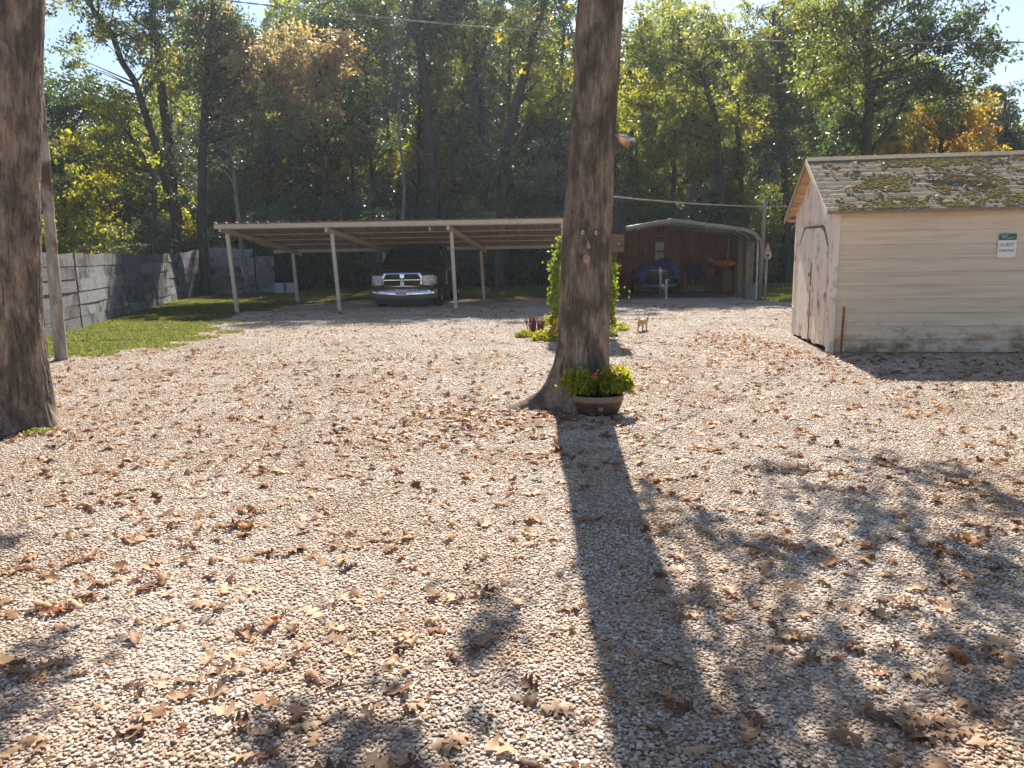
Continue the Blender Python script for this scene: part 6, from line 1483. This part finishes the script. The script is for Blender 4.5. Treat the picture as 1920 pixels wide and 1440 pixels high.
SH_REF = [(115, 'wooden pole'), (240, 'lean-to roof'), (370, 'fence corner'), (458, 'thin grey tree'), (535, 'concrete blocks'), (641, 'second carport post'), (780, 'truck'), (909, 'last back post'), (1100, 'oak'), (1258, 'barn ridge'), (1430, 'barn corner post'), (1500, 'shed')]
def near_of(px, ref):
    x, nm = min(ref, key=lambda q: abs(q[0]-px)); return f"{'close behind' if abs(px-x) < 16 else ('fence side of' if px < x else 'shed side of')} the {nm}"
for k, (px, Y, c) in enumerate(fill):
    top = np.interp(px, [q[0] for q in SKY], [q[1] for q in SKY]); top = max(top, 30 if 400 < px < 700 else -40); h = 480-top; b_ = []
    cols_ = {'dark': 'dark green', 'blue': 'blue-green', 'mid': 'olive green', 'yellow': 'yellowing'}
    for j in range(7):
        f = (j+.5)/7; b_.append((px+rf.uniform(-40, 40), top+20+h*.95*f, rf.uniform(45, 72), rf.uniform(34, 50), c if rf.random() < .65 else HZ[rf.integers(0, 4)], .15))
    bend = rf.uniform(-25, 25)
    side = near_of(px, BG_REF); _unused = 'behind the golden bough' if px < 560 and px > 380 else ('beyond the fence' if px <= 380 else ('above the truck' if px < 960 else ('behind the oak and birdhouse' if px < 1200 else ('behind the barn' if px < 1480 else 'behind the shed'))))
    tree('background_tree', f'{cols_[c]} tree deep in the woods, {side}', (px, 480), [(px, 480), (px+bend*.2, 350), (px+bend*.5, 220), (px+bend, max(top+40, 60))], rf.uniform(7, 12), Y, b_, group='trees deep in the woods')
# shrubs
sl_ = [(70, 400, 60, 27, 'yellow'), (130, 430, 60, 28, 'yellow'), (215, 420, 70, 30.5, 'mid'), (300, 405, 52, 31, 'silver'), (365, 430, 40, 34, 'dark'), (410, 420, 50, 33, 'blue'), (470, 400, 60, 34.5, 'blue'), (520, 380, 60, 35, 'silver'), (570, 400, 60, 34, 'blue'), (630, 390, 60, 34.5, 'dark'), (680, 370, 60, 35, 'blue'), (730, 385, 60, 34, 'silver'), (790, 375, 60, 35, 'blue'), (850, 365, 60, 34, 'blue'), (905, 375, 55, 34.5, 'silver'), (960, 380, 60, 34, 'blue'), (1010, 370, 60, 34.5, 'silver'), (1060, 380, 60, 35, 'blue'), (1120, 370, 60, 34, 'mid'), (1170, 350, 60, 33.5, 'silver'), (1215, 340, 60, 33, 'mid'), (1260, 360, 50, 32, 'blue'), (1310, 330, 60, 33, 'silver'), (1365, 340, 55, 32.5, 'mid'), (1420, 330, 50, 33, 'mid'), (1460, 350, 45, 34, 'blue'), (1480, 420, 45, 36, 'dark'), (1440, 470, 45, 35, 'mid'), (1530, 380, 60, 34, 'dark')]
SN = {'yellow': 'yellow-green', 'mid': 'olive', 'silver': 'pale glinting', 'blue': 'dark blue-green', 'dark': 'dark'}
for k, (px, top, rx, Y, c) in enumerate(sl_):
    pl_ = 'beyond the grey fence' if px < 340 else ('behind the fence corner' if px < 480 else ('behind the carport, clear of the truck' if px < 700 else ('directly behind the truck' if px < 900 else ('behind the far bays of the carport' if px < 1130 else ('behind the barn roof' if px < 1430 else 'in the gap between barn and shed')))))
    shrub(f'{SN[c]} shrub at the wood edge, {near_of(px, SH_REF)}', px, top, rx, Y, c)
for k, px in enumerate(range(60, 1560, 40)):      # the dim second row that closes the wood
    shrub(f'dim bush deep in the wood, {near_of(px, SH_REF)}', px+rf.uniform(-15, 15), rf.uniform(330, 420), 55, 38+rf.uniform(-1, 1), ('blue', 'dark')[k % 2], .3, 'understory_bush', 'bushes deep in the wood')
# the wood beyond, one mass
n_ = 300000; X = rf.uniform(-44, 44, n_); Yw = rf.uniform(46, 58, n_)
pxs = 960+X/Yw*FPX; tops = np.interp(pxs, [q[0] for q in SKY], [q[1]+25 for q in SKY])
zt = 1.6+Yw*np.tan(np.arctan((720-(tops+0))/FPX)-PITCH); u_ = rf.random(n_)**1.15
ed = .75+.5*vnoise(X*.35+20, Yw*.2, 301, 64)+.15*vnoise(X*1.3+80, Yw*.2, 302, 128)-.2
C = np.stack([X, Yw, zt*u_*ed], -1)
C = C[(vnoise(X*.55+40, C[:, 2]*.55+9, 303, 128)+.35*rf.random(n_)+.4*(C[:, 2] < 9)) > .27]
L = rf.uniform(.28, .5, len(C)); V, F, R = leaf_quads(C, L, L*.6, rf, .3); o = link('far_woods', np_mesh('far_woods', V, F, MT['leaf_mid'], R)); tag(o, 'dense mass of woodland beyond the nearer trees', None, None, 'stuff')

# ------------------------------------------------------------------ thin autumn haze, also added as a lens veil over the dark woods
hz_ = MB(); hz_.box2((-90, -25, -1.1), (90, 90, 26)); t = NT('thin_haze'); vp = t.n('VolumePrincipled')
vp.inputs['Color'].default_value = (.80, .88, 1, 1); vp.inputs['Density'].default_value = .0006; vp.inputs['Anisotropy'].default_value = .55
t.link(vp.outputs[0], t.out.inputs['Volume']); hz = hz_.build('haze', t.m); hz['kind'] = 'stuff'; hz['label'] = 'thin blue autumn haze under the trees, also added as lens veil'
